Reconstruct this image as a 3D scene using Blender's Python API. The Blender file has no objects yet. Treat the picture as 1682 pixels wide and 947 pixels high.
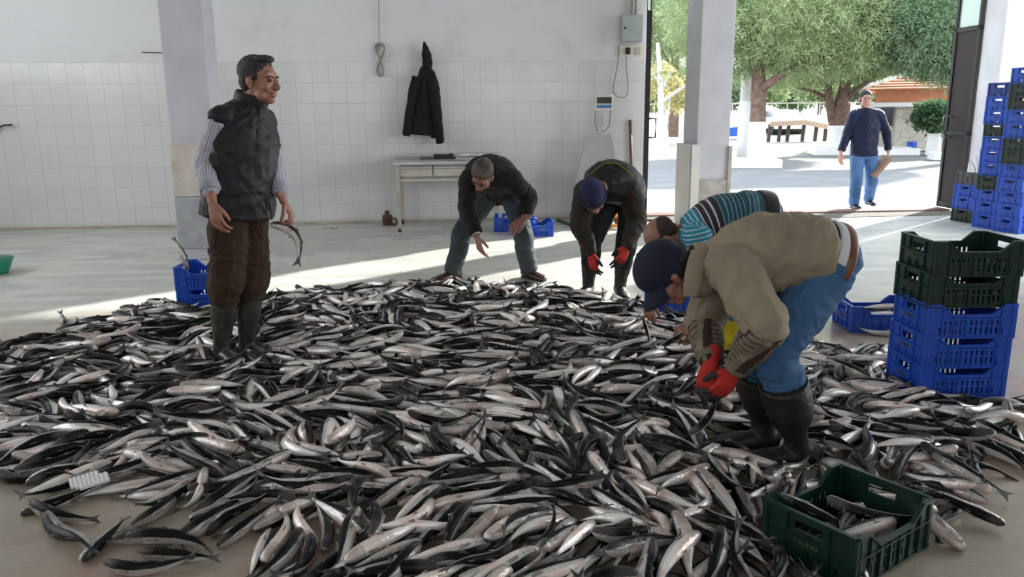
import bpy, bmesh, math, random
import numpy as np
from mathutils import Vector, Matrix, noise
random.seed(7); rng = np.random.default_rng(11)
PI = math.pi
sc = bpy.context.scene
COL = sc.collection
R = math.radians

# ---------------------------------------------------------------- camera
FPX, CX, CY, H = 1300., 841., 473.5, 1.40
PITCH, YAW, ROLL = R(12.5), R(5.0), R(0.5)
v3 = lambda *a: np.array(a, float)
FWD = v3(math.sin(YAW)*math.cos(PITCH), math.cos(YAW)*math.cos(PITCH), -math.sin(PITCH))
_r = v3(math.cos(YAW), -math.sin(YAW), 0); _u = np.cross(_r, FWD)
RI = _r*math.cos(ROLL) - _u*math.sin(ROLL)
UP = _u*math.cos(ROLL) + _r*math.sin(ROLL)
HD = v3(math.sin(YAW), math.cos(YAW), 0)
CAMP = v3(0, 0, H)
cam_d = bpy.data.cameras.new('camera'); cam = bpy.data.objects.new('camera', cam_d); COL.objects.link(cam)
cam_d.sensor_width = 36; cam_d.lens = 36*FPX/1682; cam_d.clip_start = .05; cam_d.clip_end = 400
m = Matrix(((RI[0], UP[0], -FWD[0], 0), (RI[1], UP[1], -FWD[1], 0), (RI[2], UP[2], -FWD[2], H), (0, 0, 0, 1)))
cam.matrix_world = m
sc.camera = cam

# ---------------------------------------------------------------- light, exposure
SUN_E, SKY_E = 15.0, 3.8
SUN_AZ, SUN_EL = R(51), R(24)        # the sun stands behind the doorway, to the right
w = bpy.data.worlds.new('sky'); sc.world = w; w.use_nodes = True
nt = w.node_tree; bg = nt.nodes['Background']
tc = nt.nodes.new('ShaderNodeTexCoord'); sep = nt.nodes.new('ShaderNodeSeparateXYZ'); rp = nt.nodes.new('ShaderNodeValToRGB')
nt.links.new(tc.outputs['Generated'], sep.inputs[0]); nt.links.new(sep.outputs['Z'], rp.inputs[0]); nt.links.new(rp.outputs[0], bg.inputs[0])
rp.color_ramp.elements[0].position = 0.0; rp.color_ramp.elements[0].color = (1, 1, 1, 1)
rp.color_ramp.elements[1].position = .6; rp.color_ramp.elements[1].color = (.72, .84, 1, 1)
bg.inputs[1].default_value = SKY_E
sd = bpy.data.lights.new('sun', 'SUN'); sd.energy = SUN_E; sd.angle = R(1.3); sd.color = (1, .96, .88)
sun = bpy.data.objects.new('sun', sd); COL.objects.link(sun)
sdir = Vector((-math.sin(SUN_AZ)*math.cos(SUN_EL), -math.cos(SUN_AZ)*math.cos(SUN_EL), -math.sin(SUN_EL)))
sun.rotation_euler = sdir.to_track_quat('-Z', 'Y').to_euler(); sun.location = (12, 20, 12)
def area_light(name, loc, rot, sx, sy, e, col=(1, 1, 1)):
    d = bpy.data.lights.new(name, 'AREA'); d.shape = 'RECTANGLE'; d.size = sx; d.size_y = sy; d.energy = e; d.color = col
    o = bpy.data.objects.new(name, d); COL.objects.link(o); o.location = loc; o.rotation_euler = rot
    return o
# right: daylight of an opening inferred there; left and behind camera: added fill lamps
area_light('daylight_right_opening', (8.9, 5.2, 2.2), (0, R(90), 0), 3.2, 6.5, 560, (.93, .97, 1))
area_light('fill_left', (-6.8, 5.0, 2.9), (0, R(-90), 0), 1.6, 8.0, 230, (.95, .98, 1))
area_light('fill_rear', (0.0, -3.9, 2.4), (R(90), 0, 0), 9, 2.6, 130, (.96, .98, 1))
sc.view_settings.view_transform = 'Standard'; sc.view_settings.look = 'None'; sc.view_settings.gamma = 1
sc.view_settings.exposure = 0.0; sc.view_settings.use_curve_mapping = False
sc.cycles.use_denoising = True
sc.cycles.max_bounces = 8; sc.cycles.sample_clamp_indirect = 6

# ---------------------------------------------------------------- pixel to place
def ray(px, py): return FWD + RI*(px-CX)/FPX - UP*(py-CY)/FPX
def G(px, py, z=0.):
    d = ray(px, py); return CAMP + d*(z-H)/d[2]
def at(px, py, D):
    d = ray(px, py); return CAMP + d*D/np.dot(d, HD)
def atY(px, py, Y):
    d = ray(px, py); return CAMP + d*Y/d[1]
def atX(px, py, X):
    d = ray(px, py); return CAMP + d*X/d[0]

# ---------------------------------------------------------------- materials
def mat(name, c, rough=.6, metal=0., var=.0, vs=8., c2=None, bump=0., bs=40., spec=.5, coat=0., trans=0., sub=0.):
    M = bpy.data.materials.new(name); M.use_nodes = True; n = M.node_tree.nodes; L = M.node_tree.links
    b = n['Principled BSDF']; b.inputs['Base Color'].default_value = (*c, 1)
    b.inputs['Roughness'].default_value = rough; b.inputs['Metallic'].default_value = metal
    b.inputs['Specular IOR Level'].default_value = spec
    b.inputs['Coat Weight'].default_value = coat; b.inputs['Coat Roughness'].default_value = .12
    if sub: b.inputs['Subsurface Weight'].default_value = sub; b.inputs['Subsurface Radius'].default_value = (.02, .008, .004)
    t = n.new('ShaderNodeTexCoord')
    if c2 is None and var: c2 = tuple(min(1, x*(1-var)) for x in c)
    if c2 is not None:
        ns = n.new('ShaderNodeTexNoise'); ns.inputs['Scale'].default_value = vs; ns.inputs['Detail'].default_value = 6
        L.new(t.outputs['Object'], ns.inputs['Vector'])
        r = n.new('ShaderNodeValToRGB'); r.color_ramp.elements[0].position = .35; r.color_ramp.elements[1].position = .68
        r.color_ramp.elements[0].color = (*c2, 1); r.color_ramp.elements[1].color = (*c, 1)
        L.new(ns.outputs['Fac'], r.inputs[0]); L.new(r.outputs[0], b.inputs['Base Color'])
    if bump:
        nb = n.new('ShaderNodeTexNoise'); nb.inputs['Scale'].default_value = bs; nb.inputs['Detail'].default_value = 5
        L.new(t.outputs['Object'], nb.inputs['Vector'])
        bp = n.new('ShaderNodeBump'); bp.inputs['Strength'].default_value = bump; bp.inputs['Distance'].default_value = .01
        L.new(nb.outputs['Fac'], bp.inputs['Height']); L.new(bp.outputs[0], b.inputs['Normal'])
    if trans: b.inputs['Transmission Weight'].default_value = trans
    return M
class N:   # small node helper
    def __init__(s, M): s.t = M.node_tree; s.n = s.t.nodes; s.l = s.t.links; s.b = s.n['Principled BSDF']
    def new(s, k, **kw):
        x = s.n.new('ShaderNode'+k)
        for a, b in kw.items(): setattr(x, a, b)
        return x
    def math(s, op, a, b=None, c=None):
        x = s.new('Math', operation=op)
        for i, v in enumerate((a, b, c)):
            if v is None: continue
            if isinstance(v, (int, float)): x.inputs[i].default_value = v
            else: s.l.new(v, x.inputs[i])
        return x.outputs[0]
    def mix(s, f, a, b):
        x = s.new('Mix', data_type='RGBA'); 
        for sock, v in ((x.inputs[0], f), (x.inputs[6], a), (x.inputs[7], b)):
            if isinstance(v, (int, float)): sock.default_value = v if sock is x.inputs[0] else (v, v, v, 1)
            elif isinstance(v, tuple): sock.default_value = (*v, 1)
            else: s.l.new(v, sock)
        return x.outputs[2]
    def noise(s, vec, scale, detail=4, rough=.5, dist=0.):
        x = s.new('TexNoise'); x.inputs['Scale'].default_value = scale; x.inputs['Detail'].default_value = detail
        x.inputs['Roughness'].default_value = rough; x.inputs['Distortion'].default_value = dist
        if vec is not None: s.l.new(vec, x.inputs['Vector'])
        return x.outputs['Fac']
    def ramp(s, f, stops):
        r = s.new('ValToRGB'); e = r.color_ramp.elements
        while len(e) < len(stops): e.new(.5)
        for i, (p, c) in enumerate(stops):
            e[i].position = p; e[i].color = (*c, 1) if isinstance(c, tuple) else (c, c, c, 1)
        s.l.new(f, r.inputs[0]); return r.outputs[0]
    def step(s, f, a, b):
        x = s.new('MapRange', interpolation_type='SMOOTHSTEP'); x.inputs[1].default_value = a; x.inputs[2].default_value = b
        s.l.new(f, x.inputs[0]); return x.outputs[0]
    def bump(s, h, st, d=.01):
        x = s.new('Bump'); x.inputs['Strength'].default_value = st; x.inputs['Distance'].default_value = d
        s.l.new(h, x.inputs['Height']); s.l.new(x.outputs[0], s.b.inputs['Normal'])
    def color(s, c): s.l.new(c, s.b.inputs['Base Color'])
    def attr(s, a): x = s.new('Attribute'); x.attribute_name = a; return x.outputs['Fac']
    def obj(s): return s.new('TexCoord').outputs['Object']
    def xyz(s, v): x = s.new('SeparateXYZ'); s.l.new(v, x.inputs[0]); return x.outputs

def wall_mat():
    M = mat('painted_wall_with_white_tiles', (.7, .7, .7), .5); n = N(M); p = n.obj(); x, y, z = n.xyz(p)
    tw, th = .212, .256
    u = n.math('FRACT', n.math('DIVIDE', n.math('ADD', x, 20.03), tw)); v = n.math('FRACT', n.math('DIVIDE', n.math('ADD', z, .0), th))
    gu = n.math('ABSOLUTE', n.math('SUBTRACT', u, .5)); gv = n.math('ABSOLUTE', n.math('SUBTRACT', v, .5))
    grout = n.math('MAXIMUM', n.step(gu, .482, .497), n.step(gv, .485, .497))
    tiled = n.math('LESS_THAN', z, 2.05)
    g2 = n.math('MULTIPLY', grout, tiled)
    # tone per tile
    cell = n.new('CombineXYZ'); n.l.new(n.math('FLOOR', n.math('DIVIDE', n.math('ADD', x, 20.03), tw)), cell.inputs[0]); n.l.new(n.math('FLOOR', n.math('DIVIDE', z, th)), cell.inputs[1])
    wn = n.new('TexWhiteNoise'); n.l.new(cell.outputs[0], wn.inputs[0])
    tcol = n.mix(wn.outputs['Value'], (.575, .58, .575), (.61, .61, .598))
    dirt = n.step(n.noise(p, 1.3, 6, .6), .45, .75)
    tcol = n.mix(n.math('MULTIPLY', dirt, .25), tcol, (.50, .49, .45))
    pcol = n.mix(n.step(n.noise(p, 2.2, 7, .65), .5, .75), (.63, .635, .645), (.56, .56, .56))
    c = n.mix(tiled, pcol, tcol); c = n.mix(n.math('MULTIPLY', g2, .55), c, (.33, .32, .30))
    # rust and plaster scars
    sc_ = n.step(n.noise(p, 5.5, 8, .7), .70, .74); c = n.mix(n.math('MULTIPLY', sc_, .45), c, (.36, .31, .26))
    low = n.math('MULTIPLY', n.step(z, .10, .0), n.noise(p, 6, 5)); c = n.mix(low, c, (.40, .35, .26))
    n.color(c)
    rr = n.mix(tiled, .62, .17); n.l.new(rr, n.b.inputs['Roughness'])
    border = n.math('MULTIPLY', n.math('GREATER_THAN', z, 1.79), tiled)
    emb = n.math('MULTIPLY', n.step(n.noise(p, 16, 2, .4, 2.), .52, .62), n.math('MULTIPLY', border, .6))
    h = n.math('SUBTRACT', n.math('ADD', emb, n.math('MULTIPLY', n.noise(p, 3, 3), .25)), n.math('MULTIPLY', g2, .8))
    n.bump(h, .35, .006)
    return M
def floor_mat():
    M = mat('wet_marble_floor', (.6, .6, .57), .3); n = N(M); p = n.obj(); x, y, z = n.xyz(p)
    br = n.new('TexBrick'); mp = n.new('Mapping'); n.l.new(p, mp.inputs[0]); n.l.new(mp.outputs[0], br.inputs[0])
    br.inputs['Scale'].default_value = 1; br.inputs['Brick Width'].default_value = .38; br.inputs['Row Height'].default_value = .15
    br.inputs['Mortar Size'].default_value = .0022; br.inputs['Color1'].default_value = (.60, .60, .55, 1); br.inputs['Color2'].default_value = (.43, .44, .41, 1)
    br.inputs['Mortar'].default_value = (.33, .32, .29, 1)
    vein = n.step(n.noise(p, 2.4, 9, .68, 1.2), .52, .72); c = n.mix(n.math('MULTIPLY', vein, .5), br.outputs['Color'], (.40, .41, .38))
    pink = n.step(n.noise(p, 1.1, 5), .52, .66); c = n.mix(n.math('MULTIPLY', pink, .35), c, (.56, .49, .43))
    # the wet, fouled zone under and round the fish
    edge = n.math('ADD', y, n.math('MULTIPLY', n.noise(p, .9, 4), 1.3))
    wet = n.math('SUBTRACT', 1., n.step(edge, 5.5, 7.0))
    grime = n.ramp(n.noise(p, 1.6, 6, .6, .6), [(.30, (.24, .205, .14)), (.5, (.33, .275, .205)), (.62, (.31, .20, .15)), (.8, (.44, .38, .31))])
    speck = n.step(n.noise(p, 38, 3, .7), .66, .72); grime = n.mix(n.math('MULTIPLY', speck, .6), grime, (.62, .60, .55))
    c = n.mix(n.math('MULTIPLY', wet, .82), c, grime); n.color(c)
    wn_ = n.noise(p, 2.0, 4); ro = n.mix(wet, n.math('ADD', .22, n.math('MULTIPLY', wn_, .34)), n.math('ADD', .04, n.math('MULTIPLY', wn_, .42)))
    n.l.new(ro, n.b.inputs['Roughness'])
    n.bump(n.math('ADD', n.math('MULTIPLY', n.noise(p, 9, 4), .6), n.math('MULTIPLY', speck, .5)), .18, .006)
    return M
def ground_mat():
    M = mat('pale_asphalt', (.5, .5, .48), .85); n = N(M); p = n.obj(); x, y, z = n.xyz(p)
    band = n.step(n.math('ADD', y, n.math('MULTIPLY', n.noise(p, .5, 3), 1.2)), 14.8, 15.4)
    c = n.mix(band, (.62, .61, .59), (.17, .17, .165)); c = n.mix(n.math('MULTIPLY', n.step(n.noise(p, 1.2, 6), .45, .7), .3), c, (.3, .3, .28))
    c = n.mix(n.step(y, 24, 27), c, (.30, .29, .25)); n.color(c)
    n.bump(n.noise(p, 60, 3), .3); return M
def fish_mat():
    M = mat('wet_fish_skin', (.5, .5, .5), .25); n = N(M)
    uv = n.new('UVMap').outputs[0]; u, v, _ = n.xyz(uv)
    tone = n.attr('tone'); p = n.obj()
    jit = n.math('MULTIPLY', n.math('SUBTRACT', n.noise(p, 26, 3), .5), .10)
    # v: 0 = back, 1 = belly
    vv = n.math('ADD', v, jit)
    stripe = n.math('MULTIPLY', n.math('SINE', n.math('MULTIPLY', v, 62.)), .5)
    back = n.mix(n.step(n.noise(p, 18, 2), .3, .8), (.003, .0035, .004), (.008, .009, .010))
    side = n.mix(n.step(stripe, -.1, .4), (.62, .615, .59), (.42, .425, .41))
    belly = n.mix(n.step(n.noise(p, 12, 3), .42, .62), (.86, .84, .80), (.80, .65, .59))
    c = n.mix(n.step(vv, .37, .43), back, side); c = n.mix(n.step(vv, .50, .62), c, belly)
    head = n.step(u, .74, .88); c = n.mix(n.math('MULTIPLY', head, .38), c, (.16, .145, .13))
    gill = n.math('MULTIPLY', n.step(n.math('ABSOLUTE', n.math('SUBTRACT', u, .80)), .012, .003), n.step(vv, .25, .4)); c = n.mix(n.math('MULTIPLY', gill, .35), c, (.2, .12, .10))
    c = n.mix(n.math('MULTIPLY', n.step(u, .10, .02), .7), c, (.06, .062, .06))
    dk = n.math('ADD', .60, n.math('MULTIPLY', tone, .62)); hs = n.new('HueSaturation'); hs.inputs['Saturation'].default_value = .95
    n.l.new(dk, hs.inputs['Value']); n.l.new(c, hs.inputs['Color']); n.color(hs.outputs[0])
    sc_ = n.new('TexVoronoi'); mp = n.new('Mapping'); mp.inputs['Scale'].default_value = (60, 26, 1); n.l.new(uv, mp.inputs[0]); n.l.new(mp.outputs[0], sc_.inputs['Vector']); sc_.inputs['Scale'].default_value = 1
    n.bump(n.math('ADD', n.math('MULTIPLY', sc_.outputs['Distance'], .5), n.math('MULTIPLY', n.noise(p, 55, 3, .6), 1.4)), .42, .004)
    n.l.new(n.mix(n.step(vv, .25, .4), .30, .16), n.b.inputs['Roughness']); n.l.new(n.mix(n.step(vv, .35, .45), .14, .7), n.b.inputs['Specular IOR Level'])
    n.l.new(n.mix(n.step(vv, .38, .46), .0, .30), n.b.inputs['Metallic'])
    return M
def foliage_mat(name, c1, c2):
    M = mat(name, c1, .7); n = N(M); n.color(n.mix(n.step(n.noise(n.obj(), 1.3, 4), .35, .65), c1, c2))
    tr = n.new('BsdfTranslucent'); tr.inputs[0].default_value = (*c1, 1); ms = n.new('MixShader'); ms.inputs[0].default_value = .35
    out = n.n['Material Output']; n.l.new(n.b.outputs[0], ms.inputs[1]); n.l.new(tr.outputs[0], ms.inputs[2]); n.l.new(ms.outputs[0], out.inputs[0]); return M
def stone_mat():
    M = mat('crazy_paved_stone', (.5, .47, .4), .8); n = N(M); p = n.obj()
    v = n.new('TexVoronoi', feature='DISTANCE_TO_EDGE'); v.inputs['Scale'].default_value = 2.6; n.l.new(p, v.inputs['Vector'])
    v2 = n.new('TexVoronoi'); v2.inputs['Scale'].default_value = 2.6; n.l.new(p, v2.inputs['Vector'])
    c = n.ramp(n.xyz(v2.outputs['Color'])[0], [(0, (.46, .42, .34)), (.5, (.56, .53, .45)), (1, (.42, .40, .36))])
    n.color(n.mix(n.step(v.outputs['Distance'], .035, .015), c, (.36, .33, .28))); n.bump(v.outputs['Distance'], .4, .02); return M
def cloth_mat(name, c, c2=None, rough=.85, weave=300, st=.25, sheen=.04, vs=5.):
    M = mat(name, c, rough, c2=c2 or tuple(x*.78 for x in c), vs=vs, bump=st, bs=weave, spec=.25)
    M.node_tree.nodes['Principled BSDF'].inputs['Sheen Weight'].default_value = sheen
    return M
MT = dict(
 wall=wall_mat(), floor=floor_mat(), ground=ground_mat(), fish=fish_mat(), stone=stone_mat(),
 paint=mat('white_painted_plaster', (.68, .68, .70), .6, var=.16, vs=3, bump=.25, bs=14),
 pillarpaint=mat('grey_white_pillar_plaster', (.49, .49, .52), .6, var=.14, vs=3, bump=.25, bs=14),
 render=mat('rough_grey_render', (.42, .40, .37), .85, c2=(.30, .28, .25), vs=7, bump=.7, bs=30),
 stained=mat('stained_tile_cladding', (.60, .58, .54), .35, c2=(.46, .40, .34), vs=5, bump=.1, bs=8),
 marble=mat('grey_marble_cladding', (.40, .41, .42), .3, c2=(.30, .31, .33), vs=9, bump=.1),
 ceiling=mat('grey_ceiling_plaster', (.42, .42, .42), .8, var=.1),
 blackmetal=mat('black_painted_steel', (.008, .008, .009), .55, spec=.3, bump=.15, bs=20),
 doorpanel=mat('dark_brown_steel_sheet', (.010, .006, .006), .6, c2=(.018, .010, .009), vs=3, spec=.25),
 steel=mat('brushed_steel', (.50, .50, .49), .38, .75, var=.2, vs=6), steel2=mat('scuffed_beige_steel', (.46, .45, .41), .5, .2, c2=(.38, .33, .27), vs=9),
 rust=mat('rusty_iron', (.10, .045, .03), .7, c2=(.05, .025, .02), vs=20, bump=.4),
 rubber=mat('black_rubber', (.010, .010, .010), .5, c2=(.022, .021, .018), vs=22, bump=.35, bs=45, spec=.35),
 greenrubber=mat('dark_green_rubber', (.022, .025, .018), .32, c2=(.05, .047, .04), vs=9, bump=.15, bs=25),
 yellowrubber=mat('yellow_rubber', (.60, .46, .02), .35, var=.25),
 bluep=mat('blue_plastic', (.012, .080, .50), .38, var=.22, vs=14, spec=.5), greenp=mat('dark_green_plastic', (.003, .026, .017), .36, c2=(.002, .015, .010), vs=14),
 navyp=mat('navy_plastic', (.01, .04, .22), .4), greyp=mat('grey_plastic', (.06, .06, .065), .4),
 yellowink=mat('faded_yellow_print', (.09, .075, .014), .6), whiteink=mat('pale_print', (.66, .72, .78), .6),
 cream=mat('cream_plastic', (.62, .60, .50), .4), lcd=mat('dark_lcd_glass', (.02, .025, .025), .15), keys=mat('blue_keypad', (.05, .16, .34), .4),
 greypaint=mat('pale_grey_enamel', (.38, .39, .39), .42, .1, var=.12, vs=4), boxgrey=mat('grey_green_enamel', (.42, .48, .47), .25, var=.15),
 wood=mat('reddish_brown_wood', (.18, .075, .045), .55, c2=(.11, .045, .028), vs=14), orangewood=mat('orange_painted_wood', (.62, .24, .05), .6, var=.3),
 greenpole=mat('green_painted_steel', (.02, .10, .05), .45), rope=mat('weathered_rope', (.38, .36, .29), .9, var=.4, vs=60, bump=.5, bs=150),
 bark=mat('pine_bark', (.20, .13, .10), .9, c2=(.11, .07, .055), vs=8, bump=1., bs=18), white=mat('whitewash', (.80, .80, .80), .8, var=.08, vs=4),
 pine=foliage_mat('pine_needles', (.36, .44, .23), (.26, .34, .165)), pine2=foliage_mat('dark_pine_needles', (.22, .31, .18), (.15, .235, .13)),
 yleaf=foliage_mat('yellow_leaves', (.50, .44, .20), (.36, .36, .18)), bush=foliage_mat('dark_green_leaves', (.08, .16, .07), (.05, .11, .05)),
 tiles=mat('terracotta_tiles', (.62, .27, .14), .8, c2=(.48, .20, .11), vs=5), thatch=mat('reed_thatch', (.46, .34, .25), .95, c2=(.32, .23, .17), vs=12, bump=.8, bs=60),
 darkwood=mat('dark_timber', (.06, .045, .035), .8), glass=mat('pale_green_glass', (.75, .88, .85), .12, trans=.75), carglass=mat('car_glass', (.05, .06, .07), .08),
 carpaint=mat('white_car_paint', (.8, .8, .8), .2), grass=mat('dry_grass', (.30, .36, .12), .9, var=.4, vs=30), blueboat=mat('blue_paint', (.02, .10, .45), .4),
 kraft=mat('brown_paper', (.42, .27, .18), .75, var=.2, vs=12), concrete=mat('pale_concrete', (.62, .61, .57), .85, var=.15, vs=2, bump=.2),
 gravel=mat('rough_concrete_strip', (.17, .155, .13), .9, c2=(.10, .09, .075), vs=30, bump=.8, bs=70), redlead=mat('red_brown_sill', (.20, .10, .075), .7, var=.3),
 stillwhite=mat('polystyrene', (.74, .75, .76), .9, bump=.5, bs=60),
)

# ---------------------------------------------------------------- object helpers
def tag(o, label=None, cat=None, group=None, kind=None):
    if label: o['label'] = label
    if cat: o['category'] = cat
    if group: o['group'] = group
    if kind: o['kind'] = kind
    return o
def link(name, me, m=None, parent=None, smooth=False):
    o = bpy.data.objects.new(name, me); COL.objects.link(o)
    if m is not None:
        me.materials.clear(); me.materials.append(MT[m] if isinstance(m, str) else m)
    if smooth: me.polygons.foreach_set('use_smooth', [True]*len(me.polygons))
    if parent: o.parent = parent
    return o
def empty(name, loc=(0, 0, 0), rz=0.):
    o = bpy.data.objects.new(name, None); COL.objects.link(o); o.location = loc; o.rotation_euler = (0, 0, rz); o.empty_display_size = .05; return o
def dup(root):
    c = root.copy(); COL.objects.link(c)
    for ch in root.children:
        d = ch.copy(); COL.objects.link(d); d.parent = c
        for g in ch.children:
            e = g.copy(); COL.objects.link(e); e.parent = d
    return c
class B:
    """collects solid shapes into one mesh"""
    def __init__(s): s.bm = bmesh.new()
    def box(s, c, size, rot=None, bev=0.):
        g = bmesh.ops.create_cube(s.bm, size=1.); vs = g['verts']
        M = Matrix.Translation(Vector(c)) @ (rot.to_4x4() if rot is not None else Matrix()) @ Matrix.Diagonal((*size, 1))
        bmesh.ops.transform(s.bm, matrix=M, verts=vs)
        if bev:
            es = list({e for v in vs for e in v.link_edges})
            bmesh.ops.bevel(s.bm, geom=es, offset=bev, segments=2, affect='EDGES', profile=.6)
        return s
    def bb(s, a, b, bev=0.):
        a = np.array(a, float); b = np.array(b, float); return s.box((a+b)/2, np.abs(b-a), bev=bev)
    def tube(s, pts, r, seg=10, r2=None):
        pts = [Vector(p) for p in pts]; n = len(pts); rs = r if hasattr(r, '__len__') else [r]*n
        up = Vector((0, 0, 1)); rings = []
        for i, p in enumerate(pts):
            t = (pts[min(i+1, n-1)]-pts[max(i-1, 0)]).normalized()
            a = t.cross(up if abs(t.z) < .95 else Vector((0, 1, 0))).normalized(); b = t.cross(a)
            rings.append([s.bm.verts.new(p+a*rs[i]*math.cos(2*PI*k/seg)+b*rs[i]*math.sin(2*PI*k/seg)) for k in range(seg)])
        for i in range(n-1):
            for k in range(seg): s.bm.faces.new((rings[i][k], rings[i][(k+1) % seg], rings[i+1][(k+1) % seg], rings[i+1][k]))
        s.bm.faces.new(rings[0][::-1]); s.bm.faces.new(rings[-1]); return s
    def prism(s, poly, h0, h1, M=None):
        """poly in local xy, extruded along z"""
        lo = [s.bm.verts.new(Vector((x, y, h0))) for x, y in poly]; hi = [s.bm.verts.new(Vector((x, y, h1))) for x, y in poly]
        k = len(poly)
        f = [s.bm.faces.new(lo[::-1]), s.bm.faces.new(hi)]
        for i in range(k): s.bm.faces.new((lo[i], lo[(i+1) % k], hi[(i+1) % k], hi[i]))
        if M is not None: bmesh.ops.transform(s.bm, matrix=M, verts=lo+hi)
        return s
    def ball(s, c, r, rot=None, u=14, v=10):
        g = bmesh.ops.create_uvsphere(s.bm, u_segments=u, v_segments=v, radius=1)
        rr = r if hasattr(r, '__len__') else (r, r, r)
        M = Matrix.Translation(Vector(c)) @ (rot.to_4x4() if rot is not None else Matrix()) @ Matrix.Diagonal((*rr, 1))
        bmesh.ops.transform(s.bm, matrix=M, verts=g['verts']); return s
    def mesh(s, name='m'):
        bmesh.ops.recalc_face_normals(s.bm, faces=s.bm.faces)
        me = bpy.data.meshes.new(name); s.bm.to_mesh(me); s.bm.free(); return me
    def build(s, name, m, parent=None, smooth=False): return link(name, s.mesh(name), m, parent, smooth)
def text_mesh(body, size, ext=.0006):
    cu = bpy.data.curves.new('t', 'FONT'); cu.body = body; cu.size = size; cu.extrude = ext; cu.align_x = 'CENTER'; cu.align_y = 'CENTER'
    o = bpy.data.objects.new('t', cu); COL.objects.link(o); bpy.context.view_layer.update()
    me = bpy.data.meshes.new_from_object(o.evaluated_get(bpy.context.evaluated_depsgraph_get())); bpy.data.objects.remove(o); return me
def struct(o): o['kind'] = 'structure'; return o

# ================================================================ the hall
WY = 10.50          # inner face of the back wall
DX0, DX1 = atY(1058, 200, WY)[0], G(1582, 350)[0]
struct(B().bb((-7, -4, -.2), (10.2, WY+.25, 0)).build('floor', 'floor'))
struct(B().bb((-7.2, WY, 0), (DX0, WY+.25, 4.2)).build('wall_back', 'wall'))
struct(B().bb((DX0, WY, 3.5), (DX1, WY+.25, 4.2)).build('wall_above_door', 'paint'))
struct(B().bb((-7.2, -4.2, 0), (-7, WY, 4.2)).build('wall_left', 'paint'))
struct(B().bb((-7.2, -4.2, 4.2), (10.4, WY+.25, 4.4)).build('ceiling', 'ceiling'))
struct(B().bb((-7.2, -4.2, 0), (10.4, -4, 4.2)).build('wall_front', 'paint'))
PX = DX1; PY0 = atX(1641, 130, PX)[1]
PY1 = G(1582, 350)[1]; PX = DX1 = G(1582, 350)[0]; PY0 = atX(1641, 130, PX)[1]
struct(B().bb((PX, PY0, 0), (PX+3.4, PY1, 4.2)).build('wall_right_pier', 'paint'))
struct(B().bb((10.2, -4, 0), (10.4, PY0, 4.2)).build('wall_right', 'paint'))
struct(B().bb((-40, WY+.25, -.12), (60, 90, -.03)).build('ground', 'ground'))
# threshold: a rough concrete strip, then a low sill
b = B().bb((DX0-.1, WY-.42, -.02), (DX1+.05, WY+.02, .006)); struct(b.build('trim_1', 'gravel'))
b = B().bb((DX0, WY+.03, -.03), (DX1, WY+.30, .025), bev=.008); struct(b.build('trim_2', 'redlead'))
struct(B().bb((DX0+.001, WY+.05, 0), (DX0+.085, WY+.22, 2.68), bev=.004).build('trim_3', 'blackmetal'))
# skirting line of grime at the wall foot
struct(B().bb((-7, WY-.012, 0), (DX0-.02, WY, .03)).build('baseboard_back', mat('worn_beige_skirting', (.42, .38, .30), .6, var=.3, vs=6)))

def pillar(name, x0, y0, w_, d, clad_top, pl):
    o = struct(B().bb((x0, y0, 0), (x0+w_, y0+d, 4.2), bev=.012).build(name, 'pillarpaint'))
    return o
# left pillar
a = at(277, 200, 7.75); PLX, PLY = a[0], a[1]; PLW = .40
pl = pillar('pillar_left', PLX, PLY, PLW, .40, 0, 0)
zt = atY(300, 237, PLY)[2]
b = B().bb((PLX-.012, PLY-.02, zt-.50), (PLX+PLW+.02, PLY-.001, zt), bev=.004); b.build('tile_cladding', 'stained', pl)
b = B().bb((PLX-.012, PLY-.021, .12), (PLX+PLW+.02, PLY-.001, zt-.505), bev=.004); b.build('marble_cladding', 'marble', pl)
b = B().bb((PLX-.02, PLY-.001, .0), (PLX-.001, PLY+.38, zt), bev=.004); b.build('tile_cladding', 'stained', pl)
# right pillar, plinth cladding broken away at its front
a = at(1146, 200, 9.55); PRX, PRY = a[0], a[1]; PRW = .40
pr = pillar('pillar_right', PRX, PRY, PRW, .55, 0, 0)
zt = atY(1150, 237, PRY)[2]
B().bb((PRX-.07, PRY-.03, 0), (PRX-.001, PRY+.58, zt), bev=.008).build('plinth_cladding', 'concrete', pr)
B().bb((PRX-.07, PRY-.05, 0), (PRX+.03, PRY-.001, zt), bev=.006).build('plinth_cladding', 'concrete', pr)
B().bb((PRX+PRW-.015, PRY-.03, 0), (PRX+PRW+.03, PRY+.5, zt-.02), bev=.006).build('broken_edge', 'render', pr)
B().bb((PRX+.03, PRY-.022, 0), (PRX+PRW-.015, PRY-.001, zt-.42), bev=.004).build('bare_render', 'render', pr)

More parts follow.
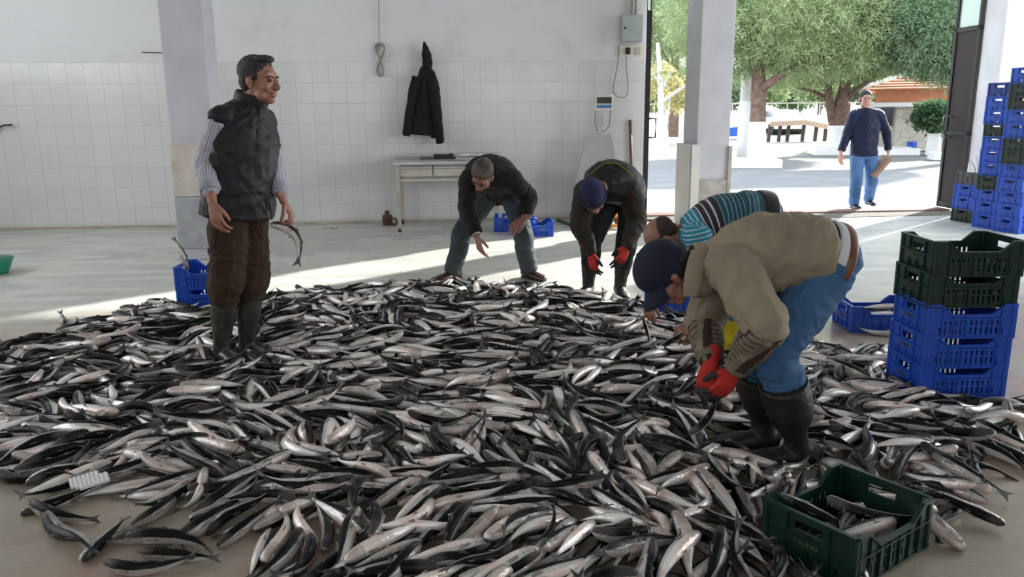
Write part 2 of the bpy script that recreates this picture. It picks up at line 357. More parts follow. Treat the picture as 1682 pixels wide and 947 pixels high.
# doors
def leaf(name, hinge, ang, wdt, z0, z1, glass_from, label_m, out_handle):
    """a steel door leaf built along local +x from its hinge"""
    r = empty(name, hinge, ang); r['kind'] = 'structure'
    f = B()
    for (xa, xb, za, zb) in ((0, .05, z0, z1), (wdt-.05, wdt, z0, z1), (0, wdt, z0, z0+.08), (0, wdt, z1-.06, z1), (0, wdt, glass_from-.03, glass_from+.03), (0, wdt, 1.05, 1.10)):
        f.bb((xa, -.025, za), (xb, .025, zb))
    f.build('frame', 'blackmetal', r)
    p = B().bb((.04, -.012, z0+.05), (wdt-.04, .012, glass_from)); p.build('panel', label_m, r)
    p = B().bb((.04, -.004, glass_from), (wdt-.04, .004, z1-.05)); p.build('glass_pane', 'glass', r)
    for s_ in (-1, 1):
        h = B(); hx = wdt-.12; h.tube([(hx, .02*s_, 1.02), (hx, .13*s_, 1.02), (hx, .13*s_, 1.30), (hx, .02*s_, 1.30)], .014, 8); h.build('handle', 'steel' if out_handle else 'blackmetal', r)
    return r
# right leaf: hinge at the pier, folded outwards
A0 = v3(DX1+.02, PY1+.03, 0); A1 = G(1543, 340, .02)
dv = A1-A0; leafw = float(np.hypot(dv[0], dv[1]))
leaf('door_1', (A0[0]-.03, A0[1], 0), math.atan2(dv[1], dv[0]), leafw, .04, 3.25, atY(1605, 48, 10.6)[2], 'doorpanel', True)
# ================================================================ people: body tools
def cat_rom(P, n):
    """resample rows of P (k x c) with Catmull-Rom, n steps per span"""
    P = np.array(P, float)
    if len(P) == 2: t = np.linspace(0, 1, n+1)[:, None]; return P[0]*(1-t)+P[1]*t
    Q = np.vstack([2*P[0]-P[1], P, 2*P[-1]-P[-2]]); out = []
    for i in range(1, len(Q)-2):
        for k in range(n):
            t = k/n; a, b_, c, d = Q[i-1], Q[i], Q[i+1], Q[i+2]
            out.append(.5*((2*b_)+(-a+c)*t+(2*a-5*b_+4*c-d)*t*t+(-a+3*b_-3*c+d)*t**3))
    out.append(Q[-2]); return np.array(out)
def nrm(v): v = np.array(v, float); return v/(np.linalg.norm(v)+1e-12)
class Body:
    """closed tubes and ellipsoids that are fused into one continuous surface"""
    def __init__(s): s.V = []; s.F = []; s.n = 0; s.S = []
    def add(s, V, F): s.V.append(V); s.F += [tuple(i+s.n for i in f) for f in F]; s.n += len(V)
    def tube(s, pts, rad, side, tid=0, step=.02, seg=22, fold=1., flat=False, samp=True):
        """pts k x 3, rad k x (ra along side, rb across), side a reference vector or one per point"""
        pts = np.array(pts, float); rad = np.array([r if hasattr(r, '__len__') else (r, r) for r in rad], float)
        side = np.array(side, float); side = np.tile(side, (len(pts), 1)) if side.ndim == 1 else side
        L = np.linalg.norm(np.diff(pts, axis=0), axis=1).sum(); n = max(2, int(L/step/(len(pts)-1)))
        C = cat_rom(np.hstack([pts, rad, side]), n); p, r, sd_ = C[:, :3], np.maximum(C[:, 3:5], .002), C[:, 5:]
        T = np.gradient(p, axis=0); T /= np.linalg.norm(T, axis=1)[:, None]+1e-12
        A = sd_-(sd_*T).sum(1)[:, None]*T; A /= np.linalg.norm(A, axis=1)[:, None]+1e-12; Bv = np.cross(T, A)
        s_ = np.concatenate([[0], np.cumsum(np.linalg.norm(np.diff(p, axis=0), axis=1))])
        th = np.linspace(0, 2*PI, seg, endpoint=False)
        rings = []
        def ring(c, a, b_, ra, rb): return c+np.outer(np.cos(th)*ra, a)+np.outer(np.sin(th)*rb, b_)
        caps = [] if flat else [(.35, .93), (.7, .7), (.92, .38)]
        e0 = min(r[0]); e1 = min(r[-1])
        for k, q in reversed(caps): rings.append(ring(p[0]-T[0]*e0*k, A[0], Bv[0], r[0, 0]*q, r[0, 1]*q))
        for i in range(len(p)): rings.append(ring(p[i], A[i], Bv[i], r[i, 0], r[i, 1]))
        for k, q in caps: rings.append(ring(p[-1]+T[-1]*e1*k, A[-1], Bv[-1], r[-1, 0]*q, r[-1, 1]*q))
        V = np.vstack(rings); nr = len(rings); F = []
        for i in range(nr-1):
            for k in range(seg): F.append((i*seg+k, i*seg+(k+1) % seg, (i+1)*seg+(k+1) % seg, (i+1)*seg+k))
        F.append(tuple(range(seg))[::-1]); F.append(tuple((nr-1)*seg+k for k in range(seg)))
        s.add(V, F)
        for i in range(len(p) if samp else 0): s.S.append((*p[i], s_[i], *A[i], *Bv[i], r[i, 0], r[i, 1], tid, fold))
        return s
    def ball(s, c, r, ax=None, u=20, v=12):
        """ellipsoid; ax rows = local axes"""
        r = np.array(r if hasattr(r, '__len__') else (r, r, r), float); ax = np.eye(3) if ax is None else np.array(ax)
        V = [c+ax.T@(r*v3(0, 0, 1))]
        for i in range(1, v):
            for k in range(u):
                t, f = PI*i/v, 2*PI*k/u; V.append(c+ax.T@(r*v3(math.sin(t)*math.cos(f), math.sin(t)*math.sin(f), math.cos(t))))
        V.append(c+ax.T@(r*v3(0, 0, -1))); F = []
        for k in range(u): F.append((0, 1+k, 1+(k+1) % u))
        for i in range(v-2):
            for k in range(u): F.append((1+i*u+k, 1+(i+1)*u+k, 1+(i+1)*u+(k+1) % u, 1+i*u+(k+1) % u))
        e = len(V)-1
        for k in range(u): F.append((e, e-u+(k+1) % u, e-u+k))
        s.add(np.array(V), F); return s
    def raw(s):
        me = bpy.data.meshes.new('r'); me.from_pydata([tuple(x) for x in np.vstack(s.V)], [], s.F)
        bm = bmesh.new(); bm.from_mesh(me); bmesh.ops.recalc_face_normals(bm, faces=bm.faces); bm.to_mesh(me); bm.free(); return me
    def fuse(s, voxel=.007, smooth=3, sf=.5):
        me = s.raw(); o = bpy.data.objects.new('f', me); COL.objects.link(o)
        md = o.modifiers.new('r', 'REMESH'); md.mode = 'VOXEL'; md.voxel_size = voxel; md.use_smooth_shade = True
        if smooth: ms = o.modifiers.new('s', 'SMOOTH'); ms.iterations = smooth; ms.factor = sf
        bpy.context.view_layer.update(); dg = bpy.context.evaluated_depsgraph_get()
        out = bpy.data.meshes.new_from_object(o.evaluated_get(dg)); bpy.data.objects.remove(o); bpy.data.meshes.remove(me)
        return out
def co_of(me): a = np.empty(len(me.vertices)*3, np.float32); me.vertices.foreach_get('co', a); return a.reshape(-1, 3).astype(float)
def no_of(me):
    a = np.empty(len(me.vertices)*3, np.float32); me.vertex_normals.foreach_get('vector', a); return a.reshape(-1, 3).astype(float)
def set_attr(me, name, v):
    at_ = me.attributes.new(name, 'FLOAT', 'POINT'); at_.data.foreach_set('value', np.asarray(v, np.float32))
def dress(me, body, amp=.006, f1=11., f2=9., seed=0., stretch=1.):
    """folds: displaced along the normal; and the cloth's own coordinates as attributes ps (along), pa (round), pt (which tube)"""
    S = np.array(body.S); co = co_of(me); no = no_of(me); n = len(co)
    ps = np.empty(n); pa = np.empty(n); pt = np.empty(n); fo = np.empty(n)
    for a in range(0, n, 4000):
        d = co[a:a+4000, None, :]-S[None, :, :3]
        da = (d*S[None, :, 4:7]).sum(2)/S[None, :, 10]; db = (d*S[None, :, 7:10]).sum(2)/S[None, :, 11]
        tt = np.cross(S[:, 4:7], S[:, 7:10]); dt = (d*tt[None]).sum(2)/.03
        k = (da**2+db**2+dt**2*.5).argmin(1); ii = np.arange(len(k))
        ps[a:a+4000] = S[k, 3]+dt[ii, k]*.03; ra = np.sqrt(S[k, 10]*S[k, 11])
        pa[a:a+4000] = np.arctan2(db[ii, k], da[ii, k])*ra; pt[a:a+4000] = S[k, 12]; fo[a:a+4000] = S[k, 13]
    if amp:
        dd = np.empty(n)
        for i in range(n):
            q = co[i]
            wv = noise.noise(Vector((q[0]*5+seed, q[1]*5, q[2]*5)))
            h = 1-abs(noise.noise(Vector((ps[i]*f1+seed+wv*1.6, pa[i]*f1*.38+wv, pt[i]*3.7+seed))))*2.6
            h3 = 1-abs(noise.noise(Vector((q[0]*f2*2.3+wv*2, q[1]*f2*2.3+seed, q[2]*f2*1.7))))*2.6
            h2 = noise.noise(Vector((q[0]*f2*.8, q[1]*f2*.8+seed, q[2]*f2*.6)))
            dd[i] = amp*fo[i]*(max(h, -.3)*.62+max(h3, -.4)*.48+h2*.5-.25)
        co = co+no*dd[:, None]
        me.vertices.foreach_set('co', co.astype(np.float32).ravel())
    set_attr(me, 'ps', ps); set_attr(me, 'pa', pa); set_attr(me, 'pt', pt)
    me.update(); return me
def join_meshes(ms):
    bm = bmesh.new()
    for x in ms: bm.from_mesh(x)
    me = bpy.data.meshes.new('j'); bm.to_mesh(me); bm.free()
    for x in ms: bpy.data.meshes.remove(x)
    return me
def finish(name, me, m, parent, label=None):
    o = link(name, me, m, None, True)
    if parent: o.parent = parent; o.matrix_parent_inverse = Matrix.Translation(-Vector(parent.location))
    if label: o['label'] = label
    return o

def hand(bd, W, d, n, ts, curl=(.3, .45, .3), sc_=1., thumb=(.7, .5), fat=0., spread=.06, point=None):
    """W wrist, d towards the fingers, n out of the back of the hand, ts +-1 picks the thumb side"""
    d = nrm(d); n = nrm(n-np.dot(n, d)*d); s = np.cross(d, n)*ts
    k = sc_; side = s
    bd.tube([W-d*.05*k, W, W+d*.035*k, W+d*.072*k, W+d*.092*k], [(.027*k+fat, .020*k+fat), (.027*k+fat, .019*k+fat), (.036*k+fat, .016*k+fat), (.041*k+fat, .0135*k+fat), (.036*k+fat, .010*k+fat)], side, tid=5, step=.01, seg=18, fold=0)
    lens = ((.041, .026, .022), (.046, .029, .023), (.042, .027, .022), (.033, .021, .019))
    for j in range(4):
        o = W+d*(.088, .093, .089, .080)[j]*k+s*(.0315-.021*j)*k
        dj = nrm(d+s*(1.5-j)*spread*1.4); ang = 0; pts = [o-dj*.012*k]; p = o.copy(); pts.append(p)
        cj = curl if not hasattr(curl[0], '__len__') else curl[j]
        for q in range(3):
            ang += cj[q]; dr = dj*math.cos(ang)-n*math.sin(ang); p = p+dr*lens[j][q]*k; pts.append(p)
        r0 = (.0096, .0098, .0092, .0082)[j]*k+fat*.5
        bd.tube(pts, [r0, r0, r0*.93, r0*.86, r0*.74], side, tid=6, step=.006, seg=12, fold=0)
    o = W+d*.022*k+s*.022*k; a, c = thumb
    d1 = nrm(d*.75+s*a-n*.35*c); d2 = nrm(d*.95+s*a*.35-n*c*.8); d3 = nrm(d-s*.05-n*c*1.0)
    p1 = o+d1*.042*k; p2 = p1+d2*.032*k; p3 = p2+d3*.026*k
    bd.tube([o, p1, p2, p3], [.0145*k+fat*.5, .0125*k+fat*.5, .011*k+fat*.5, .0085*k+fat*.5], n, tid=6, step=.006, seg=12, fold=0)
def head_axes(f, u):
    f = nrm(f); u = nrm(np.array(u)-np.dot(u, f)*f); return f, np.cross(u, f), u     # forward, left side, up
def head(bd, c, ax, k=1., ears=True, open_mouth=False):
    f, s, u = ax; P = lambda a, b_, c_: c+(f*a+s*b_+u*c_)*k
    E = np.array([f, s, u])
    bl = lambda a, b_, c_, r: bd.ball(P(a, b_, c_), np.array(r)*k, E)
    bl(-.016, 0, .038, (.096, .076, .083)); bl(.034, 0, -.018, (.058, .060, .078)); bl(.024, 0, -.070, (.058, .056, .044))
    bl(.060, 0, -.096, (.026, .027, .020)); bl(.070, 0, .030, (.018, .050, .030)); bl(-.055, 0, -.02, (.045, .055, .055))
    for q in (-1, 1):
        bl(.055, q*.036, -.030, (.028, .024, .026)); bl(.082, q*.026, .0155, (.010, .022, .0075)); bl(.030, q*.046, -.072, (.032, .016, .026))
        bl(.098, q*.0125, -.033, (.012, .0085, .008))
        if ears:
            bl(-.006, q*.079, -.010, (.017, .006, .031)); bl(-.010, q*.086, -.002, (.016, .005, .024)); bl(-.003, q*.080, -.034, (.009, .006, .011))
    bd.tube([P(.086, 0, .016), P(.098, 0, -.006), P(.114, 0, -.030), P(.103, 0, -.040)], [.0085*k, .0095*k, .0125*k, .009*k], s, tid=8, step=.006, seg=12, fold=0)
    g = .006 if open_mouth else 0
    bl(.089, 0, -.060+g, (.011, .026, .0065)); bl(.085, 0, -.074-g, (.011, .022, .0075)); bl(.080, 0, -.052, (.012, .026, .012))
def face_bits(parent, c, ax, k=1., brow='darkhair'):
    f, s, u = ax; P = lambda a, b_, c_: c+(f*a+s*b_+u*c_)*k; E = np.array([f, s, u])
    for q in (-1, 1):
        e = Body().ball(P(.0835, q*.031, .001), np.array((.0095, .0125, .0065))*k, E); finish('eye', e.raw(), 'eye', parent, 'dark eye')
        e = Body().tube([P(.089, q*.014, .019), P(.0925, q*.030, .024), P(.080, q*.050, .018)], [(.004*k, .005*k)]*3, u, step=.005, seg=8); finish('eyebrow', e.raw(), brow, parent)
MT['skin'] = mat('tanned_skin', (.34, .165, .11), .48, c2=(.27, .12, .08), vs=16, bump=.12, bs=180, sub=.04)
MT['skin2'] = mat('ruddy_tanned_skin', (.30, .135, .095), .5, c2=(.22, .095, .07), vs=16, bump=.12, bs=180, sub=.04)
MT['skinpale'] = mat('fair_skin', (.56, .33, .25), .5, c2=(.46, .25, .19), vs=16, sub=.04)
MT['eye'] = mat('dark_eye', (.02, .012, .01), .2)
MT['darkhair'] = mat('black_hair', (.010, .008, .007), .55, c2=(.025, .02, .018), vs=60, bump=.8, bs=260)
MT['greyhair'] = mat('greying_brown_hair', (.12, .10, .085), .7, c2=(.045, .034, .028), vs=14, bump=.8, bs=260)
MT['brownhair'] = mat('short_dark_brown_hair', (.05, .03, .022), .7, c2=(.03, .02, .015), vs=60, bump=.6, bs=260)
MT['vest'] = cloth_mat('charcoal_quilted_nylon', (.016, .0145, .017), (.010, .009, .012), .55, 120, .15, .05)
MT['brownpants'] = cloth_mat('dark_brown_corduroy', (.050, .026, .014), (.028, .015, .009))
MT['blackcoat'] = cloth_mat('black_cloth', (.0065, .0055, .0055), (.011, .009, .008), .8)
MT['greyjean'] = cloth_mat('slate_grey_denim', (.048, .062, .070), (.030, .040, .046))
MT['blackpants'] = cloth_mat('black_work_trousers', (.006, .0065, .008), (.010, .010, .012))
MT['blackvest'] = cloth_mat('black_leather_jacket', (.007, .007, .008), (.012, .0115, .012), .5)
MT['brownsleeve'] = cloth_mat('dark_olive_brown_cloth', (.036, .028, .022), (.024, .019, .015))
MT['piping'] = mat('mustard_piping', (.20, .14, .02), .6)
MT['redglove'] = cloth_mat('red_knit_glove', (.52, .020, .012), (.34, .012, .010), .8, 220, .5)
MT['redtip'] = mat('dark_rubber_fingertips', (.018, .016, .017), .4)
MT['navycap'] = cloth_mat('navy_cotton', (.013, .015, .034), (.008, .010, .022))
MT['knitcap'] = cloth_mat('blue_purple_knit', (.030, .030, .085), (.018, .018, .055), .95, 160, .8)
MT['jean'] = cloth_mat('washed_blue_denim', (.058, .145, .275), (.026, .072, .16), .85, 320, .4, vs=3.5)
MT['jean2'] = cloth_mat('bright_blue_denim', (.10, .22, .44), (.06, .14, .30), .85, 320, .3)
MT['beige'] = cloth_mat('khaki_beige_cotton', (.285, .238, .165), (.225, .187, .128), .85, 260, .3)
def camo_mat():
    M = mat('camouflage_lining', (.2, .17, .11), .9); n = N(M); pa, ps = n.attr('pa'), n.attr('ps'); w_ = n.math('MULTIPLY', n.noise(n.obj(), 9, 3), .05)
    t = n.math('FRACT', n.math('MULTIPLY', n.math('ADD', pa, w_), 8.5)); rib = n.math('LESS_THAN', n.math('FRACT', n.math('MULTIPLY', n.math('ADD', ps, w_), 34.)), .35)
    c = n.mix(n.step(n.noise(n.obj(), 14, 4), .45, .6), (.155, .135, .088), (.22, .19, .13)); c = n.mix(n.math('MULTIPLY', rib, n.math('GREATER_THAN', t, .55)), c, (.07, .045, .028)); c = n.mix(n.math('LESS_THAN', t, .30), c, (.040, .020, .013)); n.color(c); n.bump(n.noise(n.obj(), 200, 2), .3); return M
MT['camo'] = camo_mat(); MT['lavender'] = cloth_mat('pinstriped_cuff', (.40, .40, .46), (.28, .28, .34))
MT['camocuff'] = cloth_mat('olive_cuff', (.17, .15, .11), (.12, .105, .075))
MT['leather'] = mat('tan_leather', (.16, .055, .022), .45, var=.3, vs=20)
MT['darkleather'] = mat('dark_brown_leather', (.045, .018, .013), .35, var=.3, vs=14)
MT['blackleather'] = mat('black_leather', (.015, .013, .012), .35)
MT['puffer'] = cloth_mat('navy_quilted_nylon', (.010, .016, .055), (.006, .010, .032), .5, 90, .2, .05)
MT['whitecloth'] = cloth_mat('white_cotton', (.62, .62, .64))
def stripe_shirt():
    M = mat('pinstriped_shirt', (.5, .5, .55), .85); n = N(M); pa = n.attr('pa')
    t = n.math('FRACT', n.math('MULTIPLY', pa, 62.)); t2 = n.math('FRACT', n.math('MULTIPLY', pa, 31.))
    c = n.mix(n.math('LESS_THAN', t, .28), (.44, .43, .47), (.25, .25, .32)); c = n.mix(n.math('LESS_THAN', t2, .10), c, (.13, .13, .18)); n.color(c); n.bump(n.noise(n.obj(), 200, 2), .2); return M
def polo_stripes():
    M = mat('teal_striped_knit', (.02, .2, .27), .85); n = N(M); ps = n.attr('ps')
    fine = n.math('LESS_THAN', n.math('FRACT', n.math('MULTIPLY', ps, 41.)), .22)
    c1 = n.mix(fine, (.020, .22, .31), (.50, .62, .66))                      # bright cyan yoke
    c2 = n.mix(n.math('LESS_THAN', n.math('FRACT', n.math('MULTIPLY', ps, 31.)), .24), (.022, .017, .022), (.52, .50, .52))  # black chest band
    c3 = n.mix(fine, (.012, .060, .085), (.16, .30, .34))                   # dark teal body
    # ps runs from the waist (0) to the neck
    c = n.mix(n.math('GREATER_THAN', ps, .30), c3, c2); c = n.mix(n.math('GREATER_THAN', ps, .40), c, c1)
    sl = n.math('GREATER_THAN', n.attr('pt'), .5); c = n.mix(sl, c, c1); n.color(c); n.bump(n.noise(n.obj(), 220, 2), .3); return M
MT['pinstripe'] = stripe_shirt(); MT['polo'] = polo_stripes()
def glove_mat(name, tips):
    M = mat(name, (.52, .02, .012), .75); n = N(M)
    k = n.math('MULTIPLY', n.math('GREATER_THAN', n.attr('pt'), 5.5), n.step(n.attr('ps'), tips-.01, tips+.01))
    n.color(n.mix(k, n.mix(n.noise(n.obj(), 14), (.34, .012, .010), (.60, .026, .014)), (.018, .016, .017))); n.bump(n.noise(n.obj(), 260, 2), .5); return M
MT['glove'] = glove_mat('red_knit_glove_with_dark_tips', .045)

LENS = {}
class Person:
    """joints are given as (px, py, metres behind the root depth)"""
    def __init__(s, D, J, up_side=None):
        s.D = D; s.J = {k: at(v[0], v[1], D+v[2]) for k, v in J.items()}; s.root = None
        for k in ('ankR', 'ankL'): pass
    def __getitem__(s, k): return s.J[k]
    def report(s, nm):
        j = s.J; L = lambda a, b_: round(float(np.linalg.norm(j[a]-j[b_])), 2)
        print('LIMBS', nm, 'sh', L('shR', 'shL'), 'uarm', L('shR', 'elR'), L('shL', 'elL'), 'farm', L('elR', 'wrR'), L('elL', 'wrL'), 'thigh', L('hpR', 'knR'), L('hpL', 'knL'), 'shin', L('knR', 'anR'), L('knL', 'anL'), 'torso', L('pel', 'nek'), 'hips', L('hpR', 'hpL'), 'neck', L('nek', 'hed'), 'ankz', round(float(j['anR'][2]), 2), round(float(j['anL'][2]), 2))
def torso_pts(p, extra=()):
    j = p.J; return j['pel'], j['wai'], j['che'], j['nek']
def make_body(p, name, skin, ax, hands, hk=1., bare=(), fat=1.):
    """one continuous figure: trunk, limbs, neck and head fused; the hands join at the wrists"""
    j = p.J; sh = nrm(j['shL']-j['shR']); hp = nrm(j['hpL']-j['hpR'])
    f, s, u = ax; b = Body()
    b.tube([j['pel'], j['wai'], j['che'], j['nek']], [(.12*fat, .085), (.125*fat, .095), (.145*fat, .10), (.065, .06)], [hp, hp*.5+sh*.5, sh, sh], tid=0)
    b.tube([j['shR'], (j['shR']+j['shL'])/2*.6+j['nek']*.4, j['shL']], [.058, .062, .058], j['nek']-j['che'], tid=0)
    b.tube([j['nek'], j['hed']-u*.075*hk-f*.025*hk, j['hed']-f*.02], [.062, .056, .056], s, tid=9, step=.015)
    for q in 'RL':
        b.tube([j['sh'+q], j['el'+q], j['wr'+q]], [.047, .038, (.027, .022)], sh, tid=1)
        b.tube([j['hp'+q], j['kn'+q], j['an'+q]], [.076, .052, .030], hp, tid=2)
        t = nrm(j['to'+q]-j['an'+q]); b.tube([j['an'+q]-v3(0, 0, .030)-t*.02, j['an'+q]*.5+j['to'+q]*.5-v3(0, 0, .015), j['to'+q]-t*.02], [.028, (.034, .022), (.026, .014)], np.cross(t, v3(0, 0, 1)), tid=3)
    hb = Body(); head(hb, j['hed'], ax, hk); hb.tube([j['nek']*.5+(j['hed']-u*.075*hk-f*.025*hk)*.5, j['hed']-u*.075*hk-f*.022*hk, j['hed']-f*.02], [.056, .054, .054], s, step=.015)
    parts = [b.fuse(.010, 3), hb.fuse(.0042, 2)]
    for (q, d, n, ts, kw) in hands:
        h = Body(); hand(h, j['wr'+q], d, n, ts, **kw); el = j['el'+q]
        h.tube([j['wr'+q]+(el-j['wr'+q])*.5, j['wr'+q]+(el-j['wr'+q])*.2, j['wr'+q]], [.036, (.031, .025), (.027, .020)], np.cross(nrm(d), nrm(n)), step=.01); parts.append(h.fuse(.0031, 2))
    me = join_meshes(parts)
    rootloc = Vector(((j['anR'][0]+j['anL'][0])/2, (j['anR'][1]+j['anL'][1])/2, 0))
    me.transform(Matrix.Translation(-rootloc))
    o = link(name, me, skin, None, True); o.location = rootloc; p.root = o
    bpy.context.view_layer.update(); return o
def shoe(p, q, m, name, boot_top=None, k=1., sole=True, shaft=(.062, .056), floor_z=0., label=None):
    j = p.J; an, to, kn = j['an'+q], j['to'+q], j['kn'+q]; fl = v3(to[0]-an[0], to[1]-an[1], 0); t = nrm(fl); sd_ = np.cross(t, v3(0, 0, 1))
    tz = (to[2]-an[2]+.06)/max(.1, np.linalg.norm(fl))
    t = nrm(t+v3(0, 0, tz)) if abs(tz) > .25 else t
    b = Body(); base = an-v3(0, 0, .045)
    b.tube([base-t*.065*k+v3(0, 0, .004), base-t*.03*k, base+t*.06*k-v3(0, 0, .004), base+t*.13*k-v3(0, 0, .010), base+t*.185*k-v3(0, 0, .016)],
           [(.034*k, .036), (.038*k, .040), (.044*k, .038), (.050*k, .030), (.038*k, .022)], sd_, tid=0, step=.012)
    if boot_top is not None:
        kv = kn-an; top = an+kv*boot_top
        b.tube([an-v3(0, 0, .02), an+kv*.15, an+kv*boot_top*.55, top], [(.046, .050), (.050, .052), (shaft[0], shaft[1]), (shaft[0]+.006, shaft[1]+.006)], sd_, tid=1, flat=True)
    else: b.tube([an-v3(0, 0, .02)-t*.01, an+v3(0, 0, .035)-t*.012], [(.042, .046), (.040, .044)], sd_, tid=1)
    me = b.fuse(.007, 2)
    dress(me, b, .0035 if boot_top else .0015, 12, 7, seed=2. if q == 'R' else 5.)
    o = finish(name, me, m, p.root, label)
    if sole:
        so = Body(); so.tube([base-t*.07*k-v3(0, 0, .030), base+t*.06*k-v3(0, 0, .034), base+t*.19*k-v3(0, 0, .034)], [(.040*k, .010), (.047*k, .010), (.040*k, .009)], sd_, step=.012)
        x = finish('sole', so.fuse(.006, 1), 'rubber', None); x.parent = o; x.matrix_parent_inverse = Matrix()
    return o
def sub(o_parent, o):
    o.parent = o_parent; o.matrix_parent_inverse = Matrix(); return o
def trousers(p, m, name='trousers', waist=(.165, .125), th=.102, kn=.078, an=.062, end=1., amp=.008, tuck=False, seed=1., label=None, low=0., f1=11.):
    j = p.J; hp = nrm(j['hpL']-j['hpR']); b = Body(); up = nrm(j['wai']-j['pel'])
    b.tube([j['pel']-up*.07, j['pel']-up*.03, j['pel']+up*.03, j['pel']*.35+j['wai']*.65], [(waist[0]*.72, waist[1]*.66), (waist[0]*.93, waist[1]*.90), waist, (waist[0]*.93, waist[1]*.95)], hp, tid=0, flat=True)
    for i, q in enumerate('RL'):
        e = j['kn'+q]+(j['an'+q]-j['kn'+q])*end; mid = (j['hp'+q]+j['kn'+q])/2; m2 = (j['kn'+q]+e)/2
        fw = nrm(j['to'+q]-j['an'+q]); 
        b.tube([j['hp'+q], mid+fw*.01, j['kn'+q]+fw*.012, m2-fw*.005, e], [(th, th*1.02), (th*.9, th*.95), (kn, kn), ((kn+an)/2, (kn+an)/2+low), (an, an)], hp, tid=1+i, flat=False)
    me = b.fuse(.0085, 3); dress(me, b, amp, f1, 8, seed); return finish(name, me, m, p.root, label)
def upper(p, m, name, ch=(.205, .14), wa=(.19, .145), hem=(.195, .15), sleeve=(.075, .062, .045), arms='RL', amp=.008, seed=2., hemk=-.10, label=None, collar=True, slend=1., shoulder=.075, f1=9., slm=None, bulge=0., back=None, neckr=(.085,.08)):
    """a top: trunk with sleeves fused"""
    j = p.J; sh = nrm(j['shL']-j['shR']); hp = nrm(j['hpL']-j['hpR']); b = Body()
    up = nrm(j['wai']-j['pel']); st = j['pel']+up*hemk
    che = j['che'] if back is None else j['che']+back
    b.tube([st, j['pel']*.4+j['wai']*.6, j['wai']*.35+che*.65, che, che*.45+j['nek']*.55, j['nek']*1.0], [hem, wa, ((wa[0]+ch[0])/2, ch[1]+.004), ch, (ch[0]*.80, ch[1]*.8), neckr], [hp, hp*.6+sh*.4, sh, sh, sh, sh], tid=0, flat=True)
    b.tube([j['shR'], (j['shR']+j['shL'])/2*.55+j['nek']*.45, j['shL']], [shoulder, shoulder*.95, shoulder], j['nek']-j['che'], tid=0, samp=False)
    if sleeve:
        for i, q in enumerate(arms):
            e = j['el'+q]+(j['wr'+q]-j['el'+q])*slend
            b.tube([j['sh'+q], (j['sh'+q]+j['el'+q])/2, j['el'+q], (j['el'+q]+e)/2, e], [sleeve[0], (sleeve[0]+sleeve[1])/2, sleeve[1], (sleeve[1]+sleeve[2])/2, sleeve[2]], sh, tid=1+i, flat=True)
    me = b.fuse(.0085, 3); dress(me, b, amp, f1, 7, seed); return finish(name, me, m, p.root, label)
def sleeve_only(p, q, m, name, r=(.07, .06, .045), amp=.007, seed=3., frm=0., to=1., label=None):
    j = p.J; s0, e0, w0 = j['sh'+q], j['el'+q], j['wr'+q]; st = s0+(e0-s0)*frm; e = e0+(w0-e0)*to
    b = Body(); b.tube([st, (st+e0)/2, e0, (e0+e)/2, e], [r[0], (r[0]+r[1])/2, r[1], (r[1]+r[2])/2, r[2]], nrm(j['shL']-j['shR']), tid=1)
    me = b.fuse(.007, 2); dress(me, b, amp, 14, 8, seed); return finish(name, me, m, p.root, label)
def hairdo(p, ax, m, balls, k=1., name='hair', amp=.004, label=None):
    f, s, u = ax; c = p.J['hed']; b = Body(); E = np.array([f, s, u])
    for (x, r) in balls: b.ball(c+(f*x[0]+s*x[1]+u*x[2])*k, np.array(r)*k, E)
    b.S = [(*c, 0, *f, *s, .1, .1, 0, 1.)]; me = b.fuse(.005, 1)
    co = co_of(me); no = no_of(me)
    for i in range(len(co)): co[i] += no[i]*amp*noise.noise(Vector(co[i]*90))
    me.vertices.foreach_set('co', co.astype(np.float32).ravel()); me.update()
    return finish(name, me, m, p.root, label)
def glove(p, q, d, n, ts, m='glove', label=None, **kw):
    h = Body(); hand(h, p.J['wr'+q], d, n, ts, fat=.0035, **kw); el = p.J['el'+q]; W = p.J['wr'+q]
    h.tube([W+nrm(el-W)*.05, W], [(.036, .031), (.031, .024)], np.cross(nrm(d), nrm(n)), tid=5, step=.01)
    me = h.fuse(.0034, 1); dress(me, h, 0); return finish('glove', me, m, p.root, label)
def band(p, pts, r, m, name, side=(0, 0, 1), label=None, seg=10):
    b = Body(); b.tube(pts, [r]*len(pts), side, step=.015, seg=seg); return finish(name, b.raw(), m, p.root, label)
RT = _r; TC = -HD; ZZ = v3(0, 0, 1)
def dv3(r, t, u): return nrm(RT*r+TC*t+ZZ*u)
